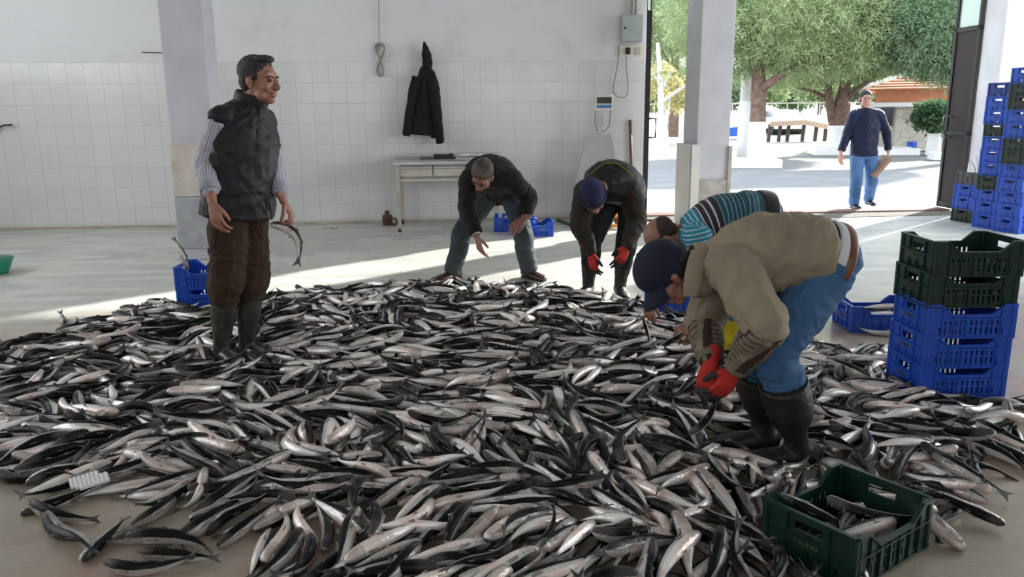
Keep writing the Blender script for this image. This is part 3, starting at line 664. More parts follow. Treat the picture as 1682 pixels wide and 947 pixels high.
POSE = dict(
 P1=(4.48, dict(pel=(391, 338, 0), wai=(394, 295, 0), che=(400, 226, 0), nek=(411, 168, 0), hed=(426, 133, -.02),
     shR=(361, 193, -.16), elR=(338, 264, -.15), wrR=(349, 333, -.28), shL=(437, 198, .13), elL=(449, 268, .12), wrL=(466, 331, .00),
     hpR=(376, 348, -.08), knR=(370, 456, -.12), anR=(363, 562, -.05), hpL=(407, 348, .08), knL=(411, 456, .03), anL=(405, 557, .04)), (.62, .78)),
 P2=(6.60, dict(pel=(822, 309, .33), wai=(814, 290, .17), che=(802, 285, -.06), nek=(794, 290, -.24), hed=(792, 288, -.37),
     shR=(770, 295, -.16), elR=(768, 344, -.22), wrR=(784, 390, -.34), shL=(838, 291, -.14), elL=(869, 325, -.00), wrL=(861, 359, -.17),
     hpR=(806, 315, .30), knR=(762, 379, .06), anR=(744, 445, .10), hpL=(838, 315, .30), knL=(857, 379, .04), anL=(869, 441, .12)), None),
 P3=(5.98, dict(pel=(1020, 318, .34), wai=(1014, 300, .2), che=(1003, 296, -.02), nek=(988, 310, -.20), hed=(974, 323, -.32),
     shR=(962, 315, -.13), elR=(953, 368, -.20), wrR=(971, 415, -.28), shL=(1036, 316, -.15), elL=(1046, 362, -.20), wrL=(1030, 405, -.34),
     hpR=(1001, 325, .30), knR=(972, 396, .10), anR=(966, 468, .10), hpL=(1038, 325, .30), knL=(1029, 400, .08), anL=(1018, 476, .05)), None),
 P4=(4.60, dict(pel=(1254, 357, 0), wai=(1226, 354, 0), che=(1172, 364, 0), nek=(1126, 381, 0), hed=(1090, 392, 0),
     shL=(1146, 388, -.18), elL=(1161, 462, -.20), wrL=(1142, 533, -.16), shR=(1140, 384, .18), elR=(1109, 442, .22), wrR=(1069, 492, .10),
     hpL=(1252, 362, -.09), knL=(1208, 460, -.12), anL=(1198, 545, -.12), hpR=(1252, 360, .09), knR=(1214, 453, .12), anR=(1214, 541, .12)), None),
 P5=(3.05, dict(pel=(1362, 428, 0), wai=(1318, 413, 0), che=(1240, 420, 0), nek=(1160, 442, 0), hed=(1096, 451, 0),
     shL=(1205, 440, -.18), elL=(1258, 536, -.28), wrL=(1209, 605, -.10), shR=(1190, 445, .18), elR=(1156, 528, .20), wrR=(1168, 594, .00),
     hpL=(1360, 440, -.09), knL=(1275, 580, -.16), anL=(1310, 727, -.07), hpR=(1352, 440, .09), knR=(1249, 575, .04), anR=(1253, 715, .10)), None),
 P6=(11.5, dict(pel=(1419, 253, 0), wai=(1420, 232, 0), che=(1422, 206, 0), nek=(1423, 182, 0), hed=(1422, 163, -.02),
     shR=(1403, 189, 0), elR=(1392, 220, .03), wrR=(1381, 250, -.03), shL=(1444, 189, 0), elL=(1456, 219, .03), wrL=(1459, 249, -.04),
     hpR=(1408, 256, 0), knR=(1406, 297, -.12), anR=(1403, 332, -.02), hpL=(1430, 256, 0), knL=(1432, 296, .02), anL=(1427, 326, .28)), None),
)
# ================================================================ people
def person(key):
    D, J, _ = POSE[key]; p = Person(D, J); j = p.J
    fdir = dict(P1=dv3(.78, .62, 0), P2=dv3(0, 1, 0), P3=dv3(-.1, 1, 0), P4=dv3(-1, 0, 0), P5=dv3(-1, .05, 0), P6=dv3(0, 1, 0))[key]
    for q in 'RL':
        if not (key == 'P6' and q == 'L'): j['an'+q][2] = .085
        t = fdir.copy()
        if key == 'P2': t = dv3(-.75, .7, 0) if q == 'R' else dv3(.65, .75, 0)
        if key == 'P3': t = dv3(-.45, .9, 0) if q == 'R' else dv3(.1, 1, 0)
        dz = -.055
        if key == 'P6' and q == 'L': dz = -.10
        j['to'+q] = j['an'+q]+t*.17+v3(0, 0, dz)
    return p
def hargs(d, n, thumbv):
    d = nrm(d); n = nrm(n-np.dot(n, d)*d); return d, n, (1 if np.dot(np.cross(d, n), thumbv) > 0 else -1)
def ringband(p, c, axis, side, ra, rb, hgt, thick, m, name, a0=0., a1=2*PI, label=None, tilt=0.):
    """a strip round an elliptical section: belts, collars, hat bands"""
    axis = nrm(axis); side = nrm(side-np.dot(side, axis)*axis); o_ = np.cross(axis, side); n_ = 30
    pts = [c+side*ra*math.cos(a0+(a1-a0)*k/n_)+o_*rb*math.sin(a0+(a1-a0)*k/n_)+axis*tilt*math.cos(a0+(a1-a0)*k/n_) for k in range(n_+1)]
    b = Body(); b.tube(pts, [(hgt, thick)]*len(pts), axis, step=.02, seg=14)
    return finish(name, b.fuse(.004, 1), m, p.root, label)

# ---- the standing man in the vest
p = person('P1'); j = p.J; ax = head_axes(dv3(.95, .28, -.04), (0, 0, 1))
hR = hargs(dv3(.22, .18, -1), dv3(-.35, .95, .1), dv3(1, .3, 0)); hL = hargs(dv3(.45, .15, -.75), dv3(.75, -.1, .6), dv3(-.3, 1, 0))
o = make_body(p, 'person', 'skin', ax, [('R', *hR, dict(curl=(.35, .5, .35), thumb=(.45, .7))), ('L', *hL, dict(curl=(.75, .95, .6), thumb=(.5, 1.1), spread=.02))], hk=1.04, fat=1.05)
tag(o, 'standing man in dark quilted vest and brown trousers, looking right and holding one fish', 'person')
face_bits(o, j['hed'], ax, 1.04)
hairdo(p, ax, 'darkhair', [((-.024, 0, .052), (.098, .083, .084)), ((-.050, 0, .000), (.060, .074, .070)), ((.030, 0, .112), (.056, .060, .022)), ((.012, .058, .03), (.022, .022, .03)), ((.012, -.058, .03), (.022, .022, .03))], 1.03, label='short black hair')
trousers(p, 'brownpants', th=.112, kn=.098, an=.084, end=.24, waist=(.19, .15), amp=.012, low=.01, label='baggy dark brown trousers tucked into boots')
for q, to in (('R', .80), ('L', .80)):
    sleeve_only(p, q, 'pinstripe', 'shirt_sleeve', (.060, .062, .050), .008, frm=.17, to=.66, label='pinstriped shirt sleeve turned up at the cuff')
    c = j['el'+q]+(j['wr'+q]-j['el'+q])*.64; ringband(p, c, j['wr'+q]-j['el'+q], RT, .050, .050, .026, .006, 'lavender', 'cuff')
upper(p, 'vest', 'vest', ch=(.225, .165), wa=(.225, .180), hem=(.232, .180), sleeve=None, amp=.010, shoulder=.062, hemk=-.05, seed=4, label='dark quilted sleeveless vest', neckr=(.090, .085))
ringband(p, j['nek']+v3(0, 0, .015)+dv3(.78, .62, 0)*.012, nrm(j['hed']-j['nek'])*.6+v3(0, 0, .5), RT, .082, .078, .036, .012, 'vest', 'collar')
zp = [j['nek']+dv3(.72, .68, -.1)*.085, j['che']+dv3(.66, .74, 0)*.158, j['wai']+dv3(.66, .74, 0)*.173, j['pel']+dv3(.66, .74, 0)*.165]
band(p, zp, (.004, .012), 'blackcoat', 'zip', side=TC)
for q in 'RL': shoe(p, q, 'greenrubber', 'rubber_boot', boot_top=.94, shaft=(.072, .072), k=1.05, sole=False, label='tall dark green rubber boot')
P1p = p

# ---- the man in the black jacket, one hand on his knee
p = person('P2'); j = p.J; ax = head_axes(dv3(-.38, .50, -.80), dv3(-.1, .8, .55))
hR = hargs(dv3(.22, .25, -1), dv3(-.8, .5, .1), dv3(.6, 1, 0)); hL = hargs(dv3(-.75, .35, -.5), dv3(.1, .75, .7), dv3(.2, 1, -.6))
o = make_body(p, 'person', 'skin2', ax, [('R', *hR, dict(curl=((.1, .2, .15), (.35, .4, .3), (.5, .5, .3), (.6, .5, .3)), thumb=(.9, .7), spread=.12)), ('L', *hL, dict(curl=(.4, .5, .4), thumb=(.4, .8)))], hk=1.0)
tag(o, 'grey-haired man in black jacket stooping with one hand on his knee', 'person')
face_bits(o, j['hed'], ax, 1.)
hairdo(p, ax, 'greyhair', [((-.024, 0, .052), (.098, .083, .084)), ((-.050, 0, .005), (.060, .076, .070)), ((.015, 0, .10), (.070, .062, .030))], 1.02, label='short greying hair')
trousers(p, 'greyjean', th=.102, kn=.084, an=.074, end=.97, waist=(.18, .14), amp=.009, label='slate grey denim trousers')
upper(p, 'blackcoat', 'jacket', ch=(.205, .145), wa=(.205, .155), hem=(.215, .165), sleeve=(.085, .074, .056), slend=.86, amp=.009, shoulder=.082, hemk=-.02, seed=6, back=v3(0, 0, .01), label='black jacket with sagging sleeves')
ringband(p, j['nek']+(j['hed']-j['nek'])*.12, j['hed']-j['nek'], RT, .078, .072, .026, .011, 'blackcoat', 'collar')
b = Body(); b.tube([j['pel']+dv3(-.9, .1, .1)*.12, j['pel']+dv3(-1, .25, -.7)*.20, j['pel']+dv3(-1, .4, -1.15)*.26], [(.10, .05), (.10, .04), (.085, .025)], dv3(.3, .9, 0), step=.02); me = b.fuse(.008, 2); dress(me, b, .006, 9, 7, 3); finish('jacket_flap', me, 'blackcoat', p.root)
c = j['wrR']+(j['elR']-j['wrR'])*.12; ringband(p, c, j['wrR']-j['elR'], RT, .036, .036, .012, .004, 'whitecloth', 'shirt_cuff', label='white shirt cuff')
for q in 'RL': shoe(p, q, 'darkleather', 'shoe', label='dark brown leather shoe')

# ---- the man in the knitted cap and red gloves
p = person('P3'); j = p.J; ax = head_axes(dv3(.12, .60, -.80), dv3(-.22, .62, .72))
hR = hargs(dv3(.12, .15, -1), dv3(-.8, .6, 0), dv3(.5, 1, 0)); hL = hargs(dv3(-.45, .2, -.9), dv3(.5, .8, .1), dv3(-1, .2, .2))
kR = dict(curl=(.35, .45, .3), thumb=(.5, .8)); kL = dict(curl=((.1, .15, .1), (.2, .3, .2), (.25, .35, .2), (.3, .3, .2)), thumb=(.9, .5), spread=.13)
o = make_body(p, 'person', 'skin2', ax, [('R', *hR, kR), ('L', *hL, kL)], hk=1.)
tag(o, 'man in blue knitted cap and red gloves bending in front of the steel scale', 'person')
face_bits(o, j['hed'], ax, 1.)
f, s, u = ax; b = Body(); c = j['hed']; b.ball(c+u*.050-f*.014, (.108, .092, .092), np.array([f, s, u])); b.ball(c+u*.015-f*.035, (.092, .088, .06), np.array([f, s, u]))
me = b.fuse(.005, 2); o2 = finish('knitted_cap', me, 'knitcap', p.root, 'blue knitted cap')
ringband(p, c+u*.022-f*.016, u+f*.1, s, .096, .113, .020, .007, 'knitcap', 'cap_brim')
hairdo(p, ax, 'greyhair', [((-.07, 0, -.020), (.045, .066, .040))], 1., name='hair')
trousers(p, 'blackpants', th=.100, kn=.082, an=.070, end=.5, waist=(.175, .135), amp=.008)
upper(p, 'blackvest', 'jacket', ch=(.205, .150), wa=(.20, .155), hem=(.20, .155), sleeve=None, amp=.010, shoulder=.088, hemk=-.04, seed=9, f1=7., label='black jacket body')
for q in 'RL':
    sleeve_only(p, q, 'brownsleeve', 'sleeve', (.088, .076, .050), .008, seed=3 if q == 'R' else 5, to=.90, label='olive brown sleeve')
    c = j['wr'+q]+(j['el'+q]-j['wr'+q])*.09; ringband(p, c, j['wr'+q]-j['el'+q], RT, .040, .040, .012, .005, 'brownsleeve', 'cuff')
    glove(p, q, *(hR if q == 'R' else hL), label='red knitted glove with dark fingertips', **(kR if q == 'R' else kL))
    shoe(p, q, 'rubber', 'rubber_boot', boot_top=.80, shaft=(.064, .064), sole=False, label='black rubber boot')
mid = j['che']*.6+j['nek']*.4
band(p, [j['shR']+dv3(-.12, .1, .82)*.10, mid+dv3(-.35, .25, 1)*.15, mid+dv3(.1, .25, 1)*.158, mid+dv3(.6, .25, .95)*.165, j['shL']+dv3(.35, .2, .62)*.105], .0045, 'piping', 'yellow_piping', label='mustard piping across the yoke')

# ---- the man in the striped jersey
p = person('P4'); j = p.J; ax = head_axes(dv3(-.35, .10, -1), dv3(-1, .0, .25))
hL = hargs(dv3(-1, .2, -.35), dv3(-.1, .6, .8), dv3(-.2, .6, -1)); hR = hargs(dv3(-.12, .1, -1), dv3(-.7, .7, 0), dv3(.5, .8, 0))
o = make_body(p, 'person', 'skin', ax, [('L', *hL, dict(curl=(.6, .8, .5), thumb=(.4, 1.))), ('R', *hR, dict(curl=(.6, .8, .5), thumb=(.4, 1.)))], hk=1.03)
tag(o, 'man in teal striped jersey bent low behind the khaki jacket, lifting two fish', 'person')
face_bits(o, j['hed'], ax, 1.03)
hairdo(p, ax, 'brownhair', [((-.040, 0, .030), (.086, .0815, .070)), ((-.060, 0, .000), (.050, .076, .060)), ((.01, .062, .02), (.035, .018, .035)), ((.01, -.062, .02), (.035, .018, .035))], 1.03, amp=.002, label='cropped dark hair, thin on top')
trousers(p, 'jean', th=.108, kn=.085, an=.074, end=.55, waist=(.185, .145), amp=.008, seed=5)
upper(p, 'polo', 'striped_jersey', ch=(.20, .145), wa=(.19, .145), hem=(.195, .145), sleeve=(.078, .070, .064), slend=.05, amp=.007, shoulder=.078, hemk=.14, seed=11, label='teal jersey with white stripes and black chest band')
ringband(p, j['pel']+(j['wai']-j['pel'])*.10, j['wai']-j['pel'], TC, .192, .150, .045, .009, 'blackleather', 'belt', label='black belt and trouser waist')
for q in 'RL': shoe(p, q, 'yellowrubber', 'rubber_boot', boot_top=.62, shaft=(.068, .068), sole=False, label='yellow rubber boot')
P4p = p

# ---- the man in the khaki jacket
p = person('P5'); j = p.J; ax = head_axes(dv3(-.50, .06, -.88), dv3(-.84, .0, .54))
hL = hargs(dv3(-.55, .1, -.85), dv3(.55, .75, .35), dv3(-1, .3, .3)); hR = hargs(dv3(-.22, .15, -1), dv3(-.6, .7, .2), dv3(.3, 1, 0))
kL = dict(curl=(.45, .55, .45), thumb=(.7, .8), sc_=1.05); kR = dict(curl=(.45, .6, .45), thumb=(.4, 1.), sc_=1.05)
o = make_body(p, 'person', 'skin', ax, [('L', *hL, kL), ('R', *hR, kR)], hk=.97)
tag(o, 'man in khaki jacket, blue jeans and navy peaked cap bending in the foreground', 'person')
face_bits(o, j['hed'], ax, 1.02)
hairdo(p, ax, 'darkhair', [((-.062, 0, -.004), (.054, .080, .058)), ((-.03, .066, -.0), (.045, .018, .040)), ((-.03, -.066, -.0), (.045, .018, .040))], 1.04, label='black hair under the cap')
f, s, u = ax; c = j['hed']; E = np.array([f, s, u]); b = Body()
b.ball(c+u*.052-f*.012, (.116, .098, .092), E); b.ball(c+u*.022-f*.028, (.100, .094, .060), E); me = b.fuse(.005, 3)
cap = finish('peaked_cap', me, 'navycap', p.root, 'navy peaked cap')
pv, pf = [], []; NU, NV = 8, 13
for lay_ in (0, .005):
    for iu in range(NU):
        for iv in range(NV):
            a_ = -1+2*iv/(NV-1); r0 = .076+(.105*iu/(NU-1))*math.sqrt(max(0, 1-(a_*.93)**2)); pv.append(c+f*(r0-.012-.03*a_*a_)+s*(a_*.088)+u*(.036-lay_-.026*a_*a_*(.5+iu/(NU-1))-.03*(iu/(NU-1))**2))
for iu in range(NU-1):
    for iv in range(NV-1): k = iu*NV+iv; m_ = NU*NV; pf += [(k, k+1, k+NV+1, k+NV), (k+m_, k+NV+m_, k+NV+1+m_, k+1+m_)]
for iu in range(NU-1): m_ = NU*NV; k = iu*NV; pf += [(k, k+NV, k+NV+m_, k+m_)]; k = iu*NV+NV-1; pf += [(k, k+m_, k+NV+m_, k+NV)]
for iv in range(NV-1): m_ = NU*NV; k = iv; pf += [(k, k+m_, k+1+m_, k+1)]; k = (NU-1)*NV+iv; pf += [(k, k+1, k+1+m_, k+m_)]
pm_ = bpy.data.meshes.new('peak'); pm_.from_pydata([tuple(x) for x in pv], [], pf); sub(cap, finish('peak', pm_, 'navycap', None))
b = Body(); b.ball(c+u*.141-f*.012, .008, E); sub(cap, finish('button', b.raw(), 'navycap', None))
trousers(p, 'jean', th=.104, kn=.086, an=.076, end=.46, waist=(.175, .138), amp=.012, seed=2, f1=15., label='washed blue jeans')
upper(p, 'beige', 'jacket', ch=(.215, .155), wa=(.205, .158), hem=(.195, .150), sleeve=(.094, .084, .080), slend=.10, amp=.014, shoulder=.086, hemk=.06, seed=13, label='khaki cotton jacket', f1=6.)
for q in 'LR':
    st, e = j['el'+q], j['wr'+q]; b = Body(); k0 = (.04 if q == 'L' else -.10)
    b.tube([st+(e-st)*k0, st+(e-st)*.35, st+(e-st)*.80], [.080, .070, .056], RT, tid=1); me = b.fuse(.007, 2); dress(me, b, .007, 14, 8, 4); finish('camouflage_sleeve', me, 'camo', p.root, 'camouflage patterned lower sleeve')
    c = st+(e-st)*.86; ringband(p, c, e-st, RT, .047, .047, .030, .008, 'camocuff', 'cuff')
    glove(p, q, *(hL if q == 'L' else hR), label='red knitted glove with dark fingertips', **(kL if q == 'L' else kR))
c = j['nek']+(j['hed']-j['nek'])*.16; ringband(p, c, (j['hed']-j['nek'])+v3(0, 0, .02), ZZ, .102, .102, .036, .008, 'beige', 'collar', label='upturned khaki collar')
q_ = lambda x, y, d: at(x, y, 3.05+d)
b = Body(); b.tube([q_(1150, 414, -.07), q_(1143, 436, -.118), q_(1138, 462, -.128), q_(1134, 486, -.115)], [(.036, .007), (.036, .007), (.036, .006), (.030, .005)], RT, step=.01); finish('collar_flap', b.fuse(.004, 1), 'beige', p.root, 'wide collar flap hanging open')
b = Body(); b.tube([q_(1283, 474, -.165), q_(1300, 457, -.172), q_(1322, 434, -.165)], [(.010, .004)]*3, ZZ, step=.01); finish('pocket_welt', b.raw(), 'camocuff', p.root)
ringband(p, j['pel']+(j['wai']-j['pel'])*.02, j['wai']-j['pel'], TC, .188, .152, .020, .006, 'leather', 'belt', label='tan leather belt')
ringband(p, j['pel']+(j['wai']-j['pel'])*.22, j['wai']-j['pel'], TC, .184, .148, .030, .007, 'whitecloth', 'undershirt', label='white undershirt showing above the belt')
for q in 'RL': shoe(p, q, 'rubber', 'rubber_boot', boot_top=.70, shaft=(.100, .090), k=1.12, sole=False, label='black rubber boot splashed with scales')
P5p = p

# ---- the man walking up outside
p = person('P6'); j = p.J; ax = head_axes(dv3(-.12, 1, -.02), (0, 0, 1))
hR = hargs(dv3(-.05, .1, -1), dv3(-.9, .3, 0), dv3(.2, 1, 0)); hL = hargs(dv3(.02, .1, -1), dv3(.9, .3, 0), dv3(-.2, 1, 0))
o = make_body(p, 'person', 'skinpale', ax, [('R', *hR, dict(curl=(.2, .3, .2))), ('L', *hL, dict(curl=(.7, .9, .6), thumb=(.3, 1.)))], hk=1.0)
tag(o, 'man in navy jacket and jeans walking up outside the doorway', 'person')
face_bits(o, j['hed'], ax, 1.)
hairdo(p, ax, 'darkhair', [((-.024, 0, .052), (.098, .083, .080)), ((-.050, 0, .000), (.060, .076, .070))], 1.02, label='short dark hair')
trousers(p, 'jean2', th=.100, kn=.082, an=.076, end=.97, waist=(.175, .135), amp=.006, label='bright blue jeans')
upper(p, 'puffer', 'jacket', ch=(.205, .140), wa=(.190, .140), hem=(.195, .148), sleeve=(.078, .066, .050), slend=.93, amp=.008, shoulder=.080, hemk=-.02, seed=15, label='navy quilted jacket')
ringband(p, j['nek']+v3(0, 0, .012), ZZ, RT, .076, .074, .030, .010, 'puffer', 'collar')
for q in 'RL': shoe(p, q, 'blackleather', 'shoe', label='dark shoe')
P6p = p
# ================================================================ crates
CL, CW, CH, CP = .42, .32, .168, .152
def crate_mesh(solid=False):
    b = B()
    def wall(L, org, ud, nd, hf, holes, ncol):
        M = Matrix((( *ud, 0), (0, 0, 1, 0), (*nd, 0), (0, 0, 0, 1))).transposed(); M.translation = Vector(org)
        us = sorted(set([round(-L/2+L*i/ncol, 5) for i in range(ncol+1)]+[h[0] for h in holes]+[h[1] for h in holes]))
        for u0, u1 in zip(us[:-1], us[1:]):
            hs = sorted([(h[2], h[3]) for h in holes if h[0] <= u0+1e-6 and h[1] >= u1-1e-6]); w = 0.
            for a_, c_ in hs:
                if a_ > w: b.prism([(u0, w), (u1, w), (u1, a_), (u0, a_)], -.0022, .0022, M)
                w = c_
            b.prism([(u0, w), (u1, w), (u1, hf(u1)), (u0, hf(u0))], -.0022, .0022, M)
            # rim
            b.prism([(u0, hf(u0)-.006), (u1, hf(u1)-.006), (u1, hf(u1)+.004), (u0, hf(u0)+.004)], -.004, .011, M)
        for i in range(0, ncol+1, 2):          # outside ribs
            u = -L/2+.012+(L-.024)*i/ncol
            cut = [h for h in holes if h[0]-.004 < u < h[1]+.004 and h[3]-h[2] > .02 and h[2] > .1]
            top = cut[0][2]-.004 if cut else hf(u)-.006
            b.prism([(u-.0022, 0), (u+.0022, 0), (u+.0022, top), (u-.0022, top)], .002, .009, M)
        for w in (.006, .098):
            b.prism([(-L/2, w-.003), (L/2, w-.003), (L/2, w+.003), (-L/2, w+.003)], .002, .010, M)
    def hl(u):
        a = abs(u); return CH if a > .155 else (.118 if a < .095 else .118+(CH-.118)*(a-.095)/.06)
    slots = []
    for i in range(13):
        u = -.15+i*.025; slots.append((round(u-.005, 5), round(u+.005, 5), .022, .058)); slots.append((round(u-.005, 5), round(u+.005, 5), .066, .090)) if abs(u) < .13 else None
    wall(CL, (0, -CW/2, 0), (1, 0, 0), (0, -1, 0), hl, slots, 14); wall(CL, (0, CW/2, 0), (-1, 0, 0), (0, 1, 0), hl, slots, 14)
    sl2 = [(-.048, .048, .112, .142)]+[(round(-.10+i*.025-.004, 5), round(-.10+i*.025+.004, 5), .020, .044) for i in range(9)]
    hs = lambda u: CH
    wall(CW, (CL/2, 0, 0), (0, 1, 0), (1, 0, 0), hs, sl2, 8); wall(CW, (-CL/2, 0, 0), (0, -1, 0), (-1, 0, 0), hs, sl2, 8)
    for sx in (-1, 1):
        for sy in (-1, 1): b.box((sx*(CL/2-.006), sy*(CW/2-.006), CH/2), (.026, .026, CH), bev=.003)
    for i in range(11): b.box((0, -CW/2+.02+(CW-.04)*i/10, .006), (CL-.01, .016, .006))
    for i in range(9): b.box((-CL/2+.02+(CL-.04)*i/8, 0, .004), (.012, CW-.01, .006))
    return b.mesh('crate')
CRM = crate_mesh(); TXT = text_mesh('YALINO', .024)
_cr = {}
def crate(color, loc, rz, label, group, name='plastic_crate', text=True, tilt=None, ink='yellowink', side=-1, lcol=None):
    if color not in _cr:
        me = CRM.copy(); me.materials.clear(); me.materials.append(MT[color]); t = TXT.copy(); t.materials.clear(); t.materials.append(MT[ink]); _cr[color] = (me, t)
    me, t = _cr[color]; o = bpy.data.objects.new(name, me); COL.objects.link(o); o.location = loc; o.rotation_euler = (0, 0, rz) if tilt is None else (*tilt, rz)
    if text:
        c = bpy.data.objects.new('printed_lettering', t); COL.objects.link(c); c.parent = o
        c.location = (side*(CL/2+.0115), 0, .080); c.rotation_euler = (PI/2, 0, side*PI/2); c['label'] = 'faded printed lettering'
        pl = B().box((side*(CL/2+.006), 0, .080), (.008, .15, .040), bev=.002).build('label_plate', color, o)
    return tag(o, label, 'crate', group)
# stack of five on the right
SX, SY, SR = 2.525, 3.635, R(-4)
names = ['bluep', 'bluep', 'bluep', 'greenp', 'greenp']
lab = ['blue crate at the foot of the near stack, standing on the fish', 'blue crate second from the bottom of the near stack', 'blue crate directly under the green crates of the near stack',
       'dark green crate directly on the blue ones of the near stack', 'dark green crate topmost of the near stack, rim open to the light']
for i in range(5):
    crate(names[i], (SX+[0, .004, .010, .004, .012][i], SY+[0, .004, 0, .006, 0][i], .012+i*CP), SR+R([0, .6, -.5, .8, -.4][i]), lab[i], 'crates in the near stack')
# green crate in the foreground
FC = (1.283, 2.248); FR = math.atan2(.2, .336)
crate('greenp', (FC[0], FC[1], .006), FR, 'dark green crate in the foreground with a few fish inside', 'single crates among the fish')
# two crates beside the left pillar
c0 = G(295, 511)
crate('bluep', (c0[0]+.21, c0[1]+.16, .002), R(-3), 'lower of the two blue crates beside the left pillar', 'blue crates beside the left pillar')
crate('bluep', (c0[0]+.205, c0[1]+.165, .002+CP), R(-2), 'upper of the two blue crates beside the left pillar, a fish tail sticking out', 'blue crates beside the left pillar')
# tray at the right of the khaki jacket
c0 = G(1410, 549); TRY = (c0[0]+.20, c0[1]+.17)
crate('bluep', (TRY[0], TRY[1], .004), R(-6), 'blue crate holding pale fish on the wet floor behind the near stack', 'single crates among the fish')
c0 = G(1082, 519); crate('bluep', (c0[0]+.2, c0[1]+.16, .03), R(3), 'blue crate among the fish below the navy peaked cap', 'single crates among the fish')
# crates by the table
c0 = atY(814, 381, 9.55); c0 = G(814, 381); crate('bluep', (c0[0]+.17, c0[1]+.20, .001), R(84), 'blue crate under the right end of the steel table', 'blue crates by the steel table')
c0 = G(863, 389); crate('bluep', (c0[0]+.12, c0[1]+.17, .001), R(-3), 'blue crate on the floor right of the steel table', 'blue crates by the steel table')
sp = B(); c1 = (c0[0]+.09, c0[1]+.20)
sp.tube([(c1[0], c1[1], .02), (c1[0], c1[1], .20), (c1[0]+.005, c1[1], .225)], [.07, .07, .03], 14); sp.tube([(c1[0]-.06, c1[1]-.03, .16), (c1[0]-.03, c1[1]-.08, .20), (c1[0]+.04, c1[1]-.07, .20), (c1[0]+.07, c1[1]-.02, .16)], .008, 8)
tag(sp.build('plastic_jug', 'bluep', smooth=True), 'blue plastic jug standing in the crate right of the table', 'jug')

# crate towers along the right wall
def tower(pxy, n, cols, rz, where, dx=0., dy=0.):
    c = G(*pxy); cx, cy = c[0]+CL/2*math.cos(rz)-CW/2*math.sin(rz)*-1+dx, c[1]+CW/2+dy
    ords = ['bottom', 'second', 'third', 'fourth', 'fifth', 'sixth', 'seventh', 'eighth', 'ninth', 'tenth', 'eleventh', 'twelfth', 'thirteenth']
    for i in range(n):
        cn = {'b': 'bluep', 'g': 'greenp', 'n': 'navyp'}[cols[i]]; w_ = {'b': 'blue', 'g': 'green', 'n': 'navy'}[cols[i]]
        ps = 'topmost' if i == n-1 else ('lowest' if i == 0 else ords[i]+' from the floor')
        crate(cn, (cx+rng.normal()*.005, cy+rng.normal()*.005, .001+i*CP), rz+R(rng.normal()*1.0), f'{w_} crate in the {where}, {ps}', 'crates in the '+where)
TR = R(13)
tower((1657, 384), 12, 'bbbbbggbbggb'[:12], TR, 'nearest tall tower at the right edge')
tower((1621, 377), 11, 'bbbgbbbgbbn', TR, 'second tall tower, left of the nearest')
# the low pile left of the towers
c = G(1600, 367); lx, ly = c[0]+.14, c[1]+.20
crate('greenp', (lx, ly, .001), R(12), 'green crate at the foot of the low pile by the doorway', 'low crate pile by the doorway')
crate('bluep', (lx, ly, .001+CP), R(11), 'blue crate above the green one in the low pile by the doorway', 'low crate pile by the doorway')
crate('bluep', (lx+.006, ly, .001+2*CP), R(13), 'blue crate under the grey one in the low pile by the doorway', 'low crate pile by the doorway')
crate('greyp', (lx+.01, ly-.01, .001+3*CP), R(12), 'charcoal grey open crate on top of the low pile by the doorway', 'low crate pile by the doorway', text=False)
tw = B(); z0 = 3*CP+.03
for k in range(5):
    x0 = lx-.05+k*.02; tw.tube([(x0, ly, z0), (x0-.03+.02*k, ly-.02, z0+.18), (x0-.10+.05*k, ly-.02*k, z0+.30+.03*k)], [.005, .004, .002], 6)
tag(tw.build('dry_twigs', 'darkwood'), 'thin dry twigs standing in the charcoal grey crate', 'twigs')

# ================================================================ things along the back wall
TY0, TY1, TZ = 9.56, 10.44, .865
x0 = atY(645, 262, TY0)[0]; x1 = atY(828, 262, TY0)[0]
t = empty('steel_table', ((x0+x1)/2, (TY0+TY1)/2, 0)); tag(t, 'scuffed steel work table with drawers against the white tiled wall', 'table')
tx, ty = t.location.x, t.location.y
W2, D2 = (x1-x0)/2, (TY1-TY0)/2
B().box((0, 0, TZ-.01), (2*W2, 2*D2, .02), bev=.004).box((0, -D2+.006, TZ-.035), (2*W2, .012, .05)).box((0, D2-.004, TZ+.015), (2*W2, .008, .05)).build('tabletop', 'steel', t)
b = B()
for s_ in (-1, 1): b.box((0, s_*(D2-.05), TZ-.24), (2*W2-.1, .03, .03)); b.box((s_*(W2-.05), 0, TZ-.24), (.03, 2*D2-.1, .03))
b.build('frame', 'steel2', t)
for sx in (-1, 1):
    for sy in (-1, 1):
        l = B().box((sx*(W2-.05), sy*(D2-.05), (TZ-.02+.05)/2), (.042, .042, TZ-.07), bev=.004).build('leg', 'steel2', t)
        B().tube([(sx*(W2-.05), sy*(D2-.05), 0), (sx*(W2-.05), sy*(D2-.05), .012), (sx*(W2-.05), sy*(D2-.05), .05)], [.026, .024, .010], 10).build('foot', 'rubber', l)
dw = (2*W2-.14)/3
for k in range(3):
    xx = -W2+.075+dw*(k+.5); d_ = B().box((xx, 0, TZ-.13), (dw-.02, 2*D2-.10, .12)).box((xx, -D2+.045, TZ-.155), (dw-.012, .012, .085), bev=.003).build('drawer', 'steel2', t)
    B().box((xx, -D2+.036, TZ-.095), (dw-.014, .022, .022), bev=.005).build('pull_rail', 'steel', d_)
def ontable(px, py): return G(px, py, TZ)
a = ontable(700, 262); b = B(); b.box((a[0], a[1], TZ+.016), (.15, .11, .028), bev=.006); b.box((a[0], a[1], TZ+.031), (.12, .08, .006)); tag(b.build('calculator', 'greyp'), 'grey calculator lying on the steel table', 'calculator')
